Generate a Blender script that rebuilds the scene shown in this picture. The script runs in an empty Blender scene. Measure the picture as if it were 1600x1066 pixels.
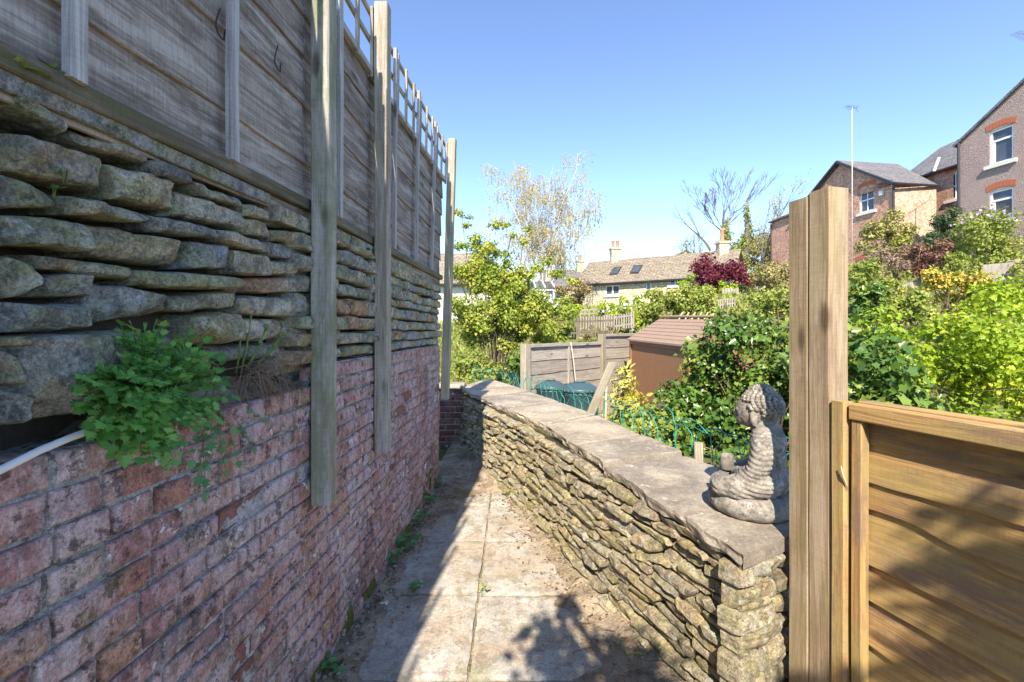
import bpy, bmesh, math, random
import numpy as np
from mathutils import Vector as V, Matrix, noise
R = math.radians
SC = bpy.context.scene
COL = SC.collection
# ---------------------------------------------------------------- camera, sky, sun, exposure
F, CX, HY, EYE = 711.0, 800.0, 515.0, 1.5          # focal length in photo pixels, centre column, horizon row, eye height
cd = bpy.data.cameras.new('camera'); cam = bpy.data.objects.new('camera', cd); COL.objects.link(cam)
cd.sensor_width = 36; cd.lens = F/1600*36; cd.shift_y = -(533-HY)/1600; cd.clip_start = .05; cd.clip_end = 2000
cam.location = (0, 0, EYE); cam.rotation_euler = (R(90), 0, 0); SC.camera = cam
SUN = V((-.165, -1.12, 1.0)).normalized()           # towards the sun
elev = math.asin(SUN.z); azim = math.atan2(SUN.x, SUN.y)
wd = bpy.data.worlds.new('World'); SC.world = wd; wd.use_nodes = True
wn = wd.node_tree.nodes; sk = wn.new('ShaderNodeTexSky'); sk.sky_type = 'NISHITA'; sk.sun_disc = False
sk.sun_elevation = elev; sk.sun_rotation = azim; sk.altitude = 6000; sk.air_density = 1.0; sk.dust_density = 0; sk.ozone_density = 1.2
bg = wn['Background']; bg.inputs['Strength'].default_value = .15
wd.node_tree.links.new(sk.outputs[0], bg.inputs[0])
sd = bpy.data.lights.new('sun', 'SUN'); sd.energy = 3.1; sd.angle = R(.5); sd.color = (1, .89, .74)
so = bpy.data.objects.new('sun', sd); COL.objects.link(so); so.rotation_euler = SUN.to_track_quat('Z', 'Y').to_euler(); so.location = (0, -10, 20)
vs = SC.view_settings; vs.view_transform = 'Standard'; vs.look = 'None'; vs.gamma = 1; vs.use_curve_mapping = False; vs.exposure = 1.84
SC.cycles.max_bounces = 8; SC.cycles.diffuse_bounces = 4; SC.cycles.transparent_max_bounces = 4; SC.cycles.use_denoising = True
SC.cycles.sample_clamp_indirect = 6

rng = random.Random(7); nrng = np.random.default_rng(7)
def at(px, py, Y): return V(((px-CX)/F*Y, Y, EYE+(HY-py)/F*Y))
def n3(x, y=0., z=0.): return noise.noise(V((x, y, z)))
def fbm(x, y, z, o=4): return noise.fractal(V((x, y, z)), 1.0, 2.0, o)

# ---------------------------------------------------------------- materials
class Mat:
    def __init__(s, name):
        s.m = bpy.data.materials.new(name); s.m.use_nodes = True; s.t = s.m.node_tree; s.t.nodes.clear()
        s.o = s.t.nodes.new('ShaderNodeOutputMaterial')
    def n(s, typ, ins=None, **props):
        k = s.t.nodes.new('ShaderNode'+typ)
        for a, b in props.items(): setattr(k, a, b)
        for a, b in (ins or {}).items(): s.put(k.inputs[a], b)
        return k
    def put(s, sock, v):
        if isinstance(v, bpy.types.NodeSocket): s.t.links.new(v, sock)
        elif isinstance(v, (tuple, list)) and sock.type == 'RGBA': sock.default_value = (*v[:3], 1)
        else: sock.default_value = v
    def obj(s): return s.n('TexCoord').outputs['Object']
    def attr(s, nm, out='Fac'): return s.n('Attribute', attribute_name=nm).outputs[out]
    def vmul(s, v, sc): return s.n('VectorMath', {0: v, 1: sc}, operation='MULTIPLY').outputs[0]
    def vadd(s, a, b): return s.n('VectorMath', {0: a, 1: b}, operation='ADD').outputs[0]
    def noise(s, v, sc, det=4, ro=.55, dist=0.): return s.n('TexNoise', {'Vector': v, 'Scale': sc, 'Detail': det, 'Roughness': ro, 'Distortion': dist}).outputs[0]
    def vor(s, v, sc, out=0, **p): return s.n('TexVoronoi', {'Vector': v, 'Scale': sc}, **p).outputs[out]
    def math(s, op, a, b=0., c=0.):
        k = s.n('Math', operation=op); s.put(k.inputs[0], a); s.put(k.inputs[1], b); s.put(k.inputs[2], c); return k.outputs[0]
    def step(s, v, a, b):
        k = s.n('MapRange', {'Value': v, 'From Min': a, 'From Max': b}); k.interpolation_type = 'SMOOTHSTEP'; return k.outputs[0]
    def ramp(s, f, cols):
        k = s.n('ValToRGB', {'Fac': f}); e = k.color_ramp.elements
        while len(e) < len(cols): e.new(.5)
        for i, (p, c) in enumerate(cols): e[i].position = p; e[i].color = (*c, 1)
        return k.outputs[0]
    def mix(s, f, a, b, mode='MIX'):
        k = s.n('Mix', data_type='RGBA', blend_type=mode); s.put(k.inputs[0], f); s.put(k.inputs[6], a); s.put(k.inputs[7], b); return k.outputs[2]
    def grit(s, c, v, k=.8, sc=45, lo=(.16, .155, .15), hi=(.80, .79, .77)):
        c = s.mix(k, c, s.mix(s.step(s.noise(v, sc, 9, .85), .42, .57), lo, hi), 'OVERLAY')
        return s.mix(k*.7, c, s.mix(s.step(s.noise(v, sc*4, 4, .8), .40, .60), lo, hi), 'OVERLAY')
    def bump(s, h, st=.5, d=.01, nrm=None):
        i = {'Height': h, 'Strength': st, 'Distance': d}
        if nrm: i['Normal'] = nrm
        return s.n('Bump', i).outputs[0]
    def out(s, col, rough=.85, nrm=None, spec=.3, metal=0.):
        i = {'Base Color': col, 'Roughness': rough, 'Specular IOR Level': spec, 'Metallic': metal}
        if nrm: i['Normal'] = nrm
        b = s.n('BsdfPrincipled', i); s.t.links.new(b.outputs[0], s.o.inputs[0]); return s.m

def m_brick(name, cols, bloom=.5, soot=.75, moss=.4):
    s = Mat(name); v = s.obj(); r = s.attr('rnd')
    base = s.ramp(r, cols)
    nn = s.noise(v, 17, 7, .7); fine = s.noise(v, 150, 4, .75); big = s.noise(v, 2.3, 8, .78)
    c = s.mix(s.step(nn, .36, .62), s.mix(1, base, (.66, .60, .60), 'MULTIPLY'), base)
    c = s.mix(s.math('MULTIPLY', s.step(s.noise(v, 8, 6, .65), .50, .62), .55), c, (.36, .20, .11))
    c = s.mix(s.math('MULTIPLY', s.step(s.noise(s.vmul(v, (1, 1, .4)), 4.3, 7, .7), .45, .60), bloom), c, (.56, .49, .49))
    c = s.mix(s.math('MULTIPLY', s.step(s.noise(s.vmul(v, (6, 6, 1.2)), 6, 6, .7), .53, .64), bloom*.8), c, (.60, .55, .54))
    c = s.mix(s.math('MULTIPLY', s.step(big, .53, .60), soot*.7), c, (.10, .08, .09))
    c = s.mix(s.math('MULTIPLY', s.step(s.noise(v, 22, 8, .8), .53, .575), soot), c, (.055, .045, .04))
    c = s.mix(s.math('MULTIPLY', s.step(s.noise(v, 6.1, 8, .78), .55, .60), moss), c, (.10, .11, .03))
    c = s.mix(s.math('MULTIPLY', s.step(s.noise(v, 12.7, 6, .65), .625, .655), .9), c, (.66, .66, .64))
    sp = s.step(r, .955, .96); c = s.mix(s.math('MULTIPLY', sp, .75), c, s.mix(fine, (.10, .03, .02), (.32, .12, .08)))
    c = s.grit(c, v, .28, 38)
    h = s.math('ADD', s.math('MULTIPLY', fine, .6), s.math('MULTIPLY', s.noise(v, 45, 7, .75), s.math('MULTIPLY_ADD', sp, 1.4, .9)))
    return s.out(c, .92, s.bump(h, .8, .007))
def m_mortar(name, a=(.30, .30, .285), b=(.50, .49, .47)):
    s = Mat(name); v = s.obj()
    c = s.mix(s.step(s.noise(v, 9, 6, .65), .35, .65), a, b)
    c = s.mix(s.math('MULTIPLY', s.step(s.noise(v, 4, 8, .75), .53, .60), .7), c, (.10, .11, .05))
    c = s.grit(s.mix(s.math('MULTIPLY', s.step(s.noise(v, 15, 8, .8), .52, .58), .75), c, (.07, .07, .065)), v, .3, 50)
    return s.out(c, .95, s.bump(s.noise(v, 130, 5, .75), .7, .008))
def m_stone(name, cols, alg=(.16, .17, .07), algk=.6, lich=.5, dark=.7, bumpk=1., sc=1.):
    s = Mat(name); v = s.obj(); r = s.attr('rnd')
    off = s.vadd(v, s.n('CombineXYZ', {'X': s.math('MULTIPLY', r, 31.), 'Y': s.math('MULTIPLY', r, 17.)}).outputs[0])
    base = s.ramp(r, cols); fine = s.noise(v, 210*sc, 3, .8)
    c = s.mix(s.step(s.noise(off, 10*sc, 8, .72), .38, .60), s.mix(1, base, (.58, .58, .60), 'MULTIPLY'), base)
    c = s.mix(s.math('MULTIPLY', s.step(s.noise(off, 5.5*sc, 6, .65), .50, .64), .6), c, (.36, .25, .14))
    c = s.mix(s.math('MULTIPLY', s.step(s.noise(off, 6.5*sc, 7, .7), .47, .58), algk), c, alg)
    c = s.mix(s.math('MULTIPLY', s.step(s.noise(off, 24*sc, 8, .8), .525, .575), dark), c, (.07, .07, .065))
    c = s.mix(s.math('MULTIPLY', s.step(s.noise(off, 14*sc, 6, .62), .59, .63), lich), c, (.58, .58, .53))
    c = s.grit(c, off, .36, 34*sc)
    h = s.math('ADD', s.noise(off, 34*sc, 9, .75), s.math('MULTIPLY', fine, .3))
    return s.out(c, .93, s.bump(h, bumpk, .016))
def m_wood(name, lo, hi, blot=(.06, .055, .05), blotk=.5, algae=None, algk=.5, pale=None, grain=1., rough=.85, saw=.5):
    s = Mat(name); g = s.attr('g', 'Vector'); r = s.attr('rnd')
    v1 = s.vmul(g, (.7, 60*grain, 60*grain)); w = s.noise(s.vmul(g, (1.6, 6, 6)), 1., 3, .5)
    v2 = s.vadd(v1, s.n('CombineXYZ', {'Y': s.math('MULTIPLY', w, 3.2)}).outputs[0])
    gr = s.noise(v2, 1.6, 6, .62); fine = s.noise(s.vmul(g, (6, 170, 170)), 1., 4, .7)
    c = s.mix(s.step(gr, .38, .62), lo, hi)
    c = s.mix(.6, c, s.mix(fine, (.14, .13, .12), (.82, .81, .80)), 'OVERLAY')
    c = s.mix(s.math('MULTIPLY', s.step(s.noise(s.vmul(g, (2.5, 9, 9)), 1.3, 8, .75), .48, .60), blotk), c, blot)
    if pale: c = s.mix(s.math('MULTIPLY', s.step(s.noise(s.vmul(g, (1.2, 11, 11)), 1.7, 7, .72), .48, .60), .7), c, pale)
    if algae: c = s.mix(s.math('MULTIPLY', s.step(s.noise(s.vmul(g, (2, 5, 5)), 1.9, 7, .7), .42, .58), algk), c, algae)
    kn = s.vor(s.vmul(g, (2.3, 7, 7)), 1., 0); c = s.mix(s.math('MULTIPLY', s.step(kn, .17, .06), .75), c, (.07, .045, .03))
    c = s.mix(1, c, s.ramp(r, [(0, (.78, .76, .76)), (1, (1.0, 1.0, 1.0))]), 'MULTIPLY')
    sw = s.noise(s.vmul(g, (150, 14, 14)), 1., 4, .7)
    c = s.mix(.22*min(1., saw), c, s.mix(s.step(sw, .35, .6), (.2, .2, .2), (.75, .75, .75)), 'OVERLAY')
    h = s.math('ADD', s.math('ADD', s.math('MULTIPLY', fine, .55), s.math('MULTIPLY', gr, .6)), s.math('MULTIPLY', sw, saw))
    return s.out(c, rough, s.bump(h, .5, .004), .25)
def m_leaf(name, cols, gloss=.5, trans=.3):
    s = Mat(name); r = s.attr('rnd'); c = s.ramp(r, cols)
    c = s.mix(.25, c, s.mix(s.noise(s.obj(), 60, 2), (.3, .3, .3), (.7, .7, .7)), 'OVERLAY')
    b = s.n('BsdfPrincipled', {'Base Color': c, 'Roughness': gloss, 'Specular IOR Level': .35})
    t = s.n('BsdfTranslucent', {'Color': s.mix(1, c, (1.1, 1.1, .55), 'MULTIPLY')})
    k = s.n('MixShader', {0: trans, 1: b.outputs[0], 2: t.outputs[0]}); s.t.links.new(k.outputs[0], s.o.inputs[0]); return s.m
def m_plain(name, col, rough=.6, var=.25, sc=20, bumpk=.15, spec=.4, metal=0., dirt=None):
    s = Mat(name); v = s.obj()
    c = s.mix(var, col, s.mix(s.noise(v, sc, 5, .65), (.15, .15, .15), (.85, .85, .85)), 'OVERLAY')
    if dirt: c = s.mix(s.math('MULTIPLY', s.step(s.noise(v, sc*.4, 6, .7), .5, .7), .6), c, dirt)
    return s.out(c, rough, s.bump(s.noise(v, sc*4, 4, .6), bumpk, .01), spec, metal)
def m_course(name, axis, row, length, cols, gap, gapc, bumpk=.4, squash=1.):
    """far masonry or tiles laid in courses, in the object's own coordinates"""
    s = Mat(name); v = s.obj(); p = s.n('SeparateXYZ', {0: v}).outputs
    u = s.math('ADD', s.math('MULTIPLY', p[0], axis[0]), s.math('MULTIPLY', p[1], axis[1]))
    vec = s.n('CombineXYZ', {'X': u, 'Y': p[2]}).outputs[0]
    k = s.n('TexBrick', {'Vector': vec, 'Color1': cols[0], 'Color2': cols[1], 'Mortar': gapc, 'Scale': 1., 'Mortar Size': gap, 'Brick Width': length, 'Row Height': row, 'Bias': 0.})
    c = s.mix(s.math('MULTIPLY', s.step(s.noise(v, .9, 6, .65), .4, .7), .45), k.outputs[0], cols[2])
    c = s.grit(c, v, .5, 7)
    h = s.math('SUBTRACT', s.math('MULTIPLY', s.noise(v, 14, 4), .4), k.outputs[1])
    return s.out(c, .9, s.bump(h, bumpk, .03))

BR = [(0, (.50, .27, .225)), (.2, (.54, .35, .325)), (.4, (.46, .225, .175)), (.55, (.57, .40, .385)), (.7, (.52, .31, .205)), (.85, (.42, .235, .225)), (1, (.55, .33, .25))]
MT = {}
MT['brick'] = m_brick('weathered_brick', BR)
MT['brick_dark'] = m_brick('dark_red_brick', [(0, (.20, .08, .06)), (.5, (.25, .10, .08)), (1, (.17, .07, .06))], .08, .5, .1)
MT['mortar'] = m_mortar('mortar')
MT['stone'] = m_stone('grey_drystone', [(0, (.50, .47, .33)), (.15, (.29, .31, .33)), (.3, (.60, .53, .37)), (.45, (.30, .33, .37)), (.6, (.56, .52, .40)), (.7, (.52, .31, .19)), (.8, (.44, .42, .32)), (.9, (.58, .55, .47)), (1, (.40, .39, .26))], (.29, .31, .12), .5, .45, .55)
MT['stone_buff'] = m_stone('buff_drystone', [(0, (.46, .40, .26)), (.2, (.33, .29, .20)), (.4, (.52, .44, .29)), (.6, (.38, .36, .29)), (.8, (.44, .35, .20)), (1, (.27, .24, .17))], (.30, .28, .10), .45, .3, .6, .9)  # the buff stone's own colours, for the curved wall and rubble
s = Mat('coping_stone'); v = s.obj(); r = s.attr('rnd'); base = s.ramp(r, [(0, (.42, .36, .27)), (.5, (.31, .275, .225)), (1, (.46, .39, .29))])
c = s.mix(s.step(s.noise(v, 2.2, 7, .68), .36, .62), s.mix(1, base, (.62, .60, .60), 'MULTIPLY'), base)
c = s.mix(s.math('MULTIPLY', s.step(s.noise(v, 3.1, 6, .65), .5, .66), .5), c, (.50, .44, .33))
c = s.mix(s.math('MULTIPLY', s.step(s.noise(v, 40, 6, .75), .56, .64), .4), c, (.13, .11, .09))
c = s.mix(s.math('MULTIPLY', s.step(s.noise(v, 9, 7, .72), .58, .64), .5), c, (.15, .13, .10))
c = s.mix(s.math('MULTIPLY', s.step(s.noise(v, 17, 5, .6), .63, .66), .5), c, (.58, .55, .46))
c = s.grit(c, v, .20, 30)
MT['coping'] = s.out(c, .9, s.bump(s.math('ADD', s.noise(v, 16, 8, .7), s.math('MULTIPLY', s.noise(v, 150, 3, .75), .35)), .6, .010))
MT['earth'] = m_plain('dark_earth', (.07, .055, .04), .95, .5, 30, .6)
MT['wood_grey'] = m_wood('grey_fence_board', (.24, .195, .16), (.38, .325, .28), (.12, .09, .07), .65, pale=(.52, .47, .42), saw=1.5)
MT['wood_batten'] = m_wood('pale_grey_batten', (.36, .345, .335), (.54, .525, .51), (.13, .12, .11), .3)
MT['wood_rail'] = m_wood('mossy_rail', (.17, .14, .10), (.29, .24, .18), (.08, .07, .05), .6, (.13, .13, .05), .45)
MT['wood_green'] = m_wood('green_post', (.36, .34, .27), (.50, .48, .41), (.20, .19, .15), .35, (.19, .23, .10), .6, pale=(.56, .54, .48))
MT['wood_brown'] = m_wood('brown_post', (.29, .245, .19), (.45, .40, .33), (.15, .12, .095), .4, (.28, .27, .16), .3, pale=(.52, .48, .42))
MT['wood_pale'] = m_wood('pale_post', (.30, .265, .20), (.44, .39, .30), (.15, .12, .08), .3, (.27, .26, .14), .3)
MT['wood_new'] = m_wood('honey_panel_board', (.34, .205, .088), (.51, .335, .14), (.22, .155, .115), .7, (.40, .315, .115), .5, grain=.8, rough=.7, saw=.3)
MT['wood_sleeper'] = m_wood('rough_sawn_post', (.27, .20, .13), (.40, .305, .20), (.19, .135, .09), .45, (.28, .24, .10), .35, pale=(.46, .375, .27), saw=.35)
MT['wood_far'] = m_wood('far_fence_board', (.30, .26, .21), (.46, .42, .36), (.20, .17, .13), .4)
MT['slab'] = None
s = Mat('concrete_slab'); v = s.obj(); r = s.attr('rnd')
c = s.mix(s.step(s.noise(v, 4, 7, .65), .3, .7), (.325, .305, .262), (.47, .445, .39))
c = s.mix(s.math('MULTIPLY', s.step(s.noise(v, 2.2, 8, .8), .46, .56), .6), c, (.36, .275, .185))
c = s.mix(s.math('MULTIPLY', s.step(s.noise(v, 9, 8, .8), .51, .57), .6), c, (.22, .18, .13))
c = s.mix(s.math('MULTIPLY', s.step(s.noise(v, 40, 4, .7), .66, .72), .4), c, (.10, .09, .07))
c = s.mix(s.math('MULTIPLY', s.step(s.noise(v, 3.4, 7, .75), .56, .62), .4), c, (.22, .22, .10))
c = s.grit(c, v, .20, 26)
MT['slab'] = s.out(c, .9, s.bump(s.math('ADD', s.noise(v, 90, 6, .7), s.math('MULTIPLY', s.noise(v, 320, 2, .7), .5)), .5, .004))
s = Mat('garden_soil'); v = s.obj()
c = s.mix(s.step(s.noise(v, 5, 8, .7), .35, .65), (.22, .165, .11), (.44, .36, .255))
c = s.mix(s.math('MULTIPLY', s.step(s.noise(v, 3.3, 6, .7), .52, .64), .7), c, (.17, .16, .05))
c = s.mix(s.math('MULTIPLY', s.step(s.vor(v, 55, 0), .22, .1), .6), c, (.42, .38, .31))
c = s.mix(s.math('MULTIPLY', s.step(s.noise(v, 38, 6, .7), .56, .66), .7), c, (.08, .055, .04))
MT['soil'] = s.out(c, .95, s.bump(s.math('ADD', s.noise(v, 60, 8, .75), s.math('MULTIPLY', s.vor(v, 55, 0), -.5)), .9, .012))
s = Mat('rough_ground'); v = s.obj()
c = s.mix(s.step(s.noise(v, .7, 8, .7), .35, .65), (.12, .12, .04), (.16, .17, .05))
MT['terrain'] = s.out(s.mix(s.step(s.noise(v, 6, 6, .7), .5, .65), c, (.16, .12, .08)), .95, s.bump(s.noise(v, 20, 6, .7), .8, .05))
s = Mat('statue_stone'); v = s.obj()
c = s.mix(s.step(s.noise(v, 22, 8, .72), .3, .7), (.15, .135, .115), (.34, .31, .265))
c = s.mix(s.math('MULTIPLY', s.step(s.noise(v, 55, 7, .78), .53, .60), .8), c, (.09, .085, .08))
c = s.mix(s.math('MULTIPLY', s.step(s.noise(v, 35, 6, .7), .59, .63), .6), c, (.52, .50, .45))
MT['statue'] = s.out(c, .92, s.bump(s.math('ADD', s.noise(v, 120, 6, .75), s.math('MULTIPLY', s.noise(v, 420, 2), .5)), .6, .004))
MT['hose'] = m_plain('white_plastic_pipe', (.72, .70, .67), .45, .2, 40, .05, .5, 0, (.5, .47, .42))
MT['wire'] = m_plain('green_coated_wire', (.03, .27, .22), .4, .2, 60, .05)
MT['rust'] = m_plain('rusty_iron', (.05, .035, .03), .8, .4, 80, .3)
MT['bin'] = m_plain('dark_green_plastic', (.045, .085, .095), .42, .15, 14, .1, .5)
MT['shed'] = m_plain('brown_plastic', (.25, .13, .07), .5, .25, 8, .05, .4)
MT['shed_roof'] = m_plain('brown_roof_plastic', (.30, .205, .145), .6, .3, 8, .05, .4)
MT['white'] = m_plain('white_paint', (.80, .79, .76), .5, .1, 20, .05)
MT['sill'] = m_plain('painted_stone_sill', (.68, .64, .57), .8, .2, 20, .1)
MT['gutter'] = m_plain('black_gutter', (.03, .03, .035), .5, .1, 10, .05)
MT['pot'] = m_plain('clay_chimney_pot', (.45, .22, .13), .8, .3, 10, .2)
MT['arch'] = m_plain('red_arch_brick', (.42, .13, .06), .85, .4, 25, .3)
MT['door'] = m_plain('dark_door', (.05, .06, .06), .4, .1, 10, .05)
MT['metal'] = m_plain('grey_metal', (.35, .35, .36), .4, .1, 20, .02, .5, .8)
MT['pinkwhite'] = m_plain('aerial_mast_paint', (.62, .52, .50), .5, .1, 20, .02)
s = Mat('window_glass'); MT['glass'] = s.out(s.mix(s.noise(s.obj(), 1.2, 3), (.03, .04, .05), (.10, .12, .14)), .06, None, .6)
MT['slate'] = m_course('slate_roof', (.2, 1), .16, .3, [(.13, .13, .145), (.18, .175, .185), (.12, .11, .11)], .008, (.06, .06, .06))
MT['stone_roof'] = m_course('stone_slate_roof', (1, -.6), .11, .55, [(.27, .22, .165), (.35, .295, .23), (.24, .22, .15)], .018, (.09, .075, .06), .8)
MT['brick_far'] = m_course('red_brick_far', (.7, 1), .075, .225, [(.44, .21, .13), (.56, .32, .21), (.36, .18, .13)], .009, (.42, .34, .28))
MT['brick_sun'] = m_course('sunlit_red_brick', (1, .3), .075, .225, [(.52, .31, .21), (.60, .39, .28), (.45, .28, .2)], .009, (.5, .42, .35))  # paler copy of the far brick: sunlight on the camera-facing wall put into its colour
MT['cottage'] = m_course('cottage_stone', (1, -.6), .17, .42, [(.52, .43, .28), (.62, .53, .37), (.44, .37, .25)], .014, (.36, .3, .22))
MT['render'] = m_plain('cream_render', (.62, .57, .47), .9, .25, 6, .3)
s = Mat('pebbledash'); v = s.obj(); vo = s.vor(v, 34, 1); vd = s.vor(v, 34, 0)
c = s.mix(vo, (.34, .25, .215), (.50, .39, .35)); c = s.mix(s.math('MULTIPLY', s.step(s.noise(v, .6, 6, .6), .42, .7), .4), c, (.32, .24, .21))
MT['pebble'] = s.out(c, .95, s.bump(vd, .9, .06))

def greens(name, a, b, c, gloss=.5, trans=.3): MT[name] = m_leaf(name, [(0, a), (.5, b), (1, c)], gloss, trans)
greens('ivy_leaf', (.045, .10, .022), (.10, .185, .03), (.25, .30, .05), .28, .15)
greens('hawthorn_leaf', (.17, .25, .035), (.30, .36, .045), (.50, .47, .09))
greens('lime_leaf', (.17, .28, .022), (.31, .42, .025), (.48, .52, .045), .5, .35)
greens('variegated_leaf', (.22, .26, .03), (.46, .42, .06), (.58, .54, .16), .4, .25)
greens('herb_leaf', (.07, .22, .045), (.15, .38, .08), (.30, .52, .13), .5, .3)
greens('weed_leaf', (.07, .21, .07), (.11, .28, .10), (.17, .34, .12), .45, .3)
greens('hedge_leaf', (.18, .24, .05), (.28, .33, .06), (.42, .43, .12), .6, .3)
greens('olive_leaf', (.20, .19, .06), (.30, .27, .10), (.40, .33, .14), .6, .2)
greens('heather_leaf', (.20, .13, .09), (.27, .19, .13), (.30, .26, .14), .7, .15)
greens('bronze_leaf', (.14, .06, .045), (.21, .10, .07), (.27, .18, .10), .6, .2)
greens('maple_leaf', (.10, .018, .03), (.16, .025, .045), (.23, .05, .075), .5, .3)
greens('yellow_flower', (.45, .32, .04), (.60, .45, .08), (.62, .38, .08), .6, .2)
greens('lilac_flower', (.38, .26, .42), (.48, .36, .52), (.55, .45, .58), .6, .2)
greens('white_flower', (.72, .70, .66), (.78, .74, .72), (.8, .72, .72), .6, .2)
greens('birch_leaf', (.38, .35, .10), (.45, .41, .11), (.50, .47, .16), .6, .3)
greens('dark_shrub_leaf', (.04, .075, .03), (.07, .11, .045), (.11, .15, .06), .5, .2)
greens('dry_leaf', (.12, .06, .035), (.20, .12, .07), (.40, .35, .28), .8, .1)
MT['twig'] = m_plain('brown_twig', (.17, .125, .085), .9, .4, 30, .3)
MT['twig_pale'] = m_plain('pale_brown_twig', (.36, .27, .17), .9, .3, 30, .1)
MT['bark'] = m_plain('grey_bark', (.20, .17, .13), .9, .5, 12, .5)
MT['birch_bark'] = m_plain('white_birch_bark', (.50, .44, .37), .8, .5, 5, .3, .3, 0, (.35, .28, .22))
MT['dark_bark'] = m_plain('dark_tree_bark', (.15, .125, .10), .9, .4, 8, .4)
MT['straw'] = m_plain('dead_fern_stem', (.22, .15, .10), .9, .5, 50, .3)
MT['stem_green'] = m_plain('green_stem', (.13, .20, .05), .6, .3, 50, .2)
MT['moss'] = m_plain('moss_cushion', (.11, .12, .018), .95, .5, 60, .9)
MT['cane'] = m_plain('bamboo_cane', (.52, .42, .26), .6, .3, 20, .1)

# ---------------------------------------------------------------- mesh helpers
ORG = {}
class MB:
    def __init__(s): s.v = []; s.f = []; s.r = []; s.g = []; s.m = []
    def add(s, vs, fs, rnd=.5, g=None, mat=0):
        b = len(s.v); s.v += [tuple(p) for p in vs]; s.f += [tuple(i+b for i in f) for f in fs]
        s.r += [rnd]*len(vs); s.g += (g if g else [tuple(p) for p in vs]); s.m += [mat]*len(fs)
    def build(s, name, mats, parent=None, smooth=False):
        o3 = ORG.get(parent.name, V((0, 0, 0))) if parent else V((0, 0, 0))
        a = np.array(s.v, dtype=np.float32).reshape(-1, 3)-np.array(o3, dtype=np.float32)
        me = bpy.data.meshes.new(name); me.from_pydata(a.tolist(), [], s.f)
        if not isinstance(mats, (list, tuple)): mats = [mats]
        for k in mats: me.materials.append(MT[k])
        if len(mats) > 1: me.polygons.foreach_set('material_index', s.m)
        me.attributes.new('rnd', 'FLOAT', 'POINT').data.foreach_set('value', np.array(s.r, dtype=np.float32))
        me.attributes.new('g', 'FLOAT_VECTOR', 'POINT').data.foreach_set('vector', np.array(s.g, dtype=np.float32).ravel())
        if smooth: me.shade_smooth()
        me.update()
        o = bpy.data.objects.new(name, me); COL.objects.link(o)
        if parent: o.parent = parent
        ORG[o.name] = o3
        return o
def thing(name, label, cat, loc=(0, 0, 0), group=None):
    o = bpy.data.objects.new(name, None); COL.objects.link(o); o.location = loc; o.empty_display_size = .1
    o['label'] = label; o['category'] = cat; ORG[o.name] = V(loc)
    if group: o['group'] = group
    return o
def tag(o, label, cat, group=None):
    o['label'] = label; o['category'] = cat
    if group: o['group'] = group
    return o
def kind(o, k): o['kind'] = k; return o
def rebase(o, loc):
    """move a single-mesh thing's origin to loc without moving its shape"""
    loc = V(loc); me = o.data; n = len(me.vertices); a = np.empty(n*3, dtype=np.float32); me.vertices.foreach_get('co', a)
    me.vertices.foreach_set('co', (a.reshape(-1, 3)-np.array(loc, dtype=np.float32)).ravel()); o.location = loc; me.update(); ORG[o.name] = loc; return o

def bar(mb, o, ax, ay, az, L, W, T, nl=6, ch=.003, wob=.0015, low=None, rnd=None, mat=0, bow=0.):
    """a sawn timber: o = middle of the start end, ax along, ay across its width, az across its thickness"""
    o = V(o); ax = V(ax).normalized(); ay = V(ay).normalized(); az = V(az).normalized(); r = rng.random() if rnd is None else rnd
    w, h = W/2, T/2; c = min(ch, w*.4, h*.4)
    sec = [(-w+c, -h), (w-c, -h), (w, -h+c), (w, h-c), (w-c, h), (-w+c, h), (-w, h-c), (-w, -h+c)]
    vs, g, fs = [], [], []; sd = rng.random()*50
    for i in range(nl+1):
        l = L*i/nl; dw = wob*n3(l*3+sd, 1.3); dh = wob*n3(l*3+sd, 7.7)+bow*math.sin(math.pi*i/nl)
        lo = low(l) if low else 0.
        for (a, b) in sec:
            aa = a+(lo if a < 0 else 0.)
            vs.append(o+ax*l+ay*(aa+dw)+az*(b+dh)); g.append((l+r*37, aa+r*11, b+sd))
    for i in range(nl):
        for j in range(8): k = (j+1) % 8; fs.append((i*8+j, i*8+k, i*8+8+k, i*8+8+j))
    fs.append(tuple(range(7, -1, -1))); fs.append(tuple(nl*8+j for j in range(8)))
    mb.add(vs, fs, r, g, mat)
def box(mb, a, b, rnd=.5, mat=0):
    (x0, y0, z0), (x1, y1, z1) = a, b
    vs = [(x, y, z) for z in (z0, z1) for y in (y0, y1) for x in (x0, x1)]
    mb.add(vs, [(0, 2, 3, 1), (4, 5, 7, 6), (0, 1, 5, 4), (2, 6, 7, 3), (0, 4, 6, 2), (1, 3, 7, 5)], rnd, None, mat)
def tube(mb, pts, rad, n=6, rnd=.5, mat=0, cap=True):
    pts = [V(p) for p in pts]; m = len(pts)
    if not isinstance(rad, (list, tuple)): rad = [rad]*m
    vs, g, fs = [], [], []; up = V((0, 0, 1)); l = 0; x = None
    for i, p in enumerate(pts):
        t = (pts[min(i+1, m-1)]-pts[max(i-1, 0)]); t = t.normalized() if t.length > 1e-9 else up
        if x is None: x = t.orthogonal().normalized()
        else:
            x = x-t*x.dot(t); x = x.normalized() if x.length > 1e-6 else t.orthogonal().normalized()
        y = t.cross(x)
        if i: l += (p-pts[i-1]).length
        for k in range(n):
            a = 2*math.pi*k/n; vs.append(p+(x*math.cos(a)+y*math.sin(a))*rad[i]); g.append((l+rnd*13, math.cos(a)*rad[i], math.sin(a)*rad[i]))
    for i in range(m-1):
        for k in range(n): q = (k+1) % n; fs.append((i*n+k, i*n+q, i*n+n+q, i*n+n+k))
    if cap: fs.append(tuple(range(n-1, -1, -1))); fs.append(tuple((m-1)*n+k for k in range(n)))
    mb.add(vs, fs, rnd, g, mat)
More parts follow.
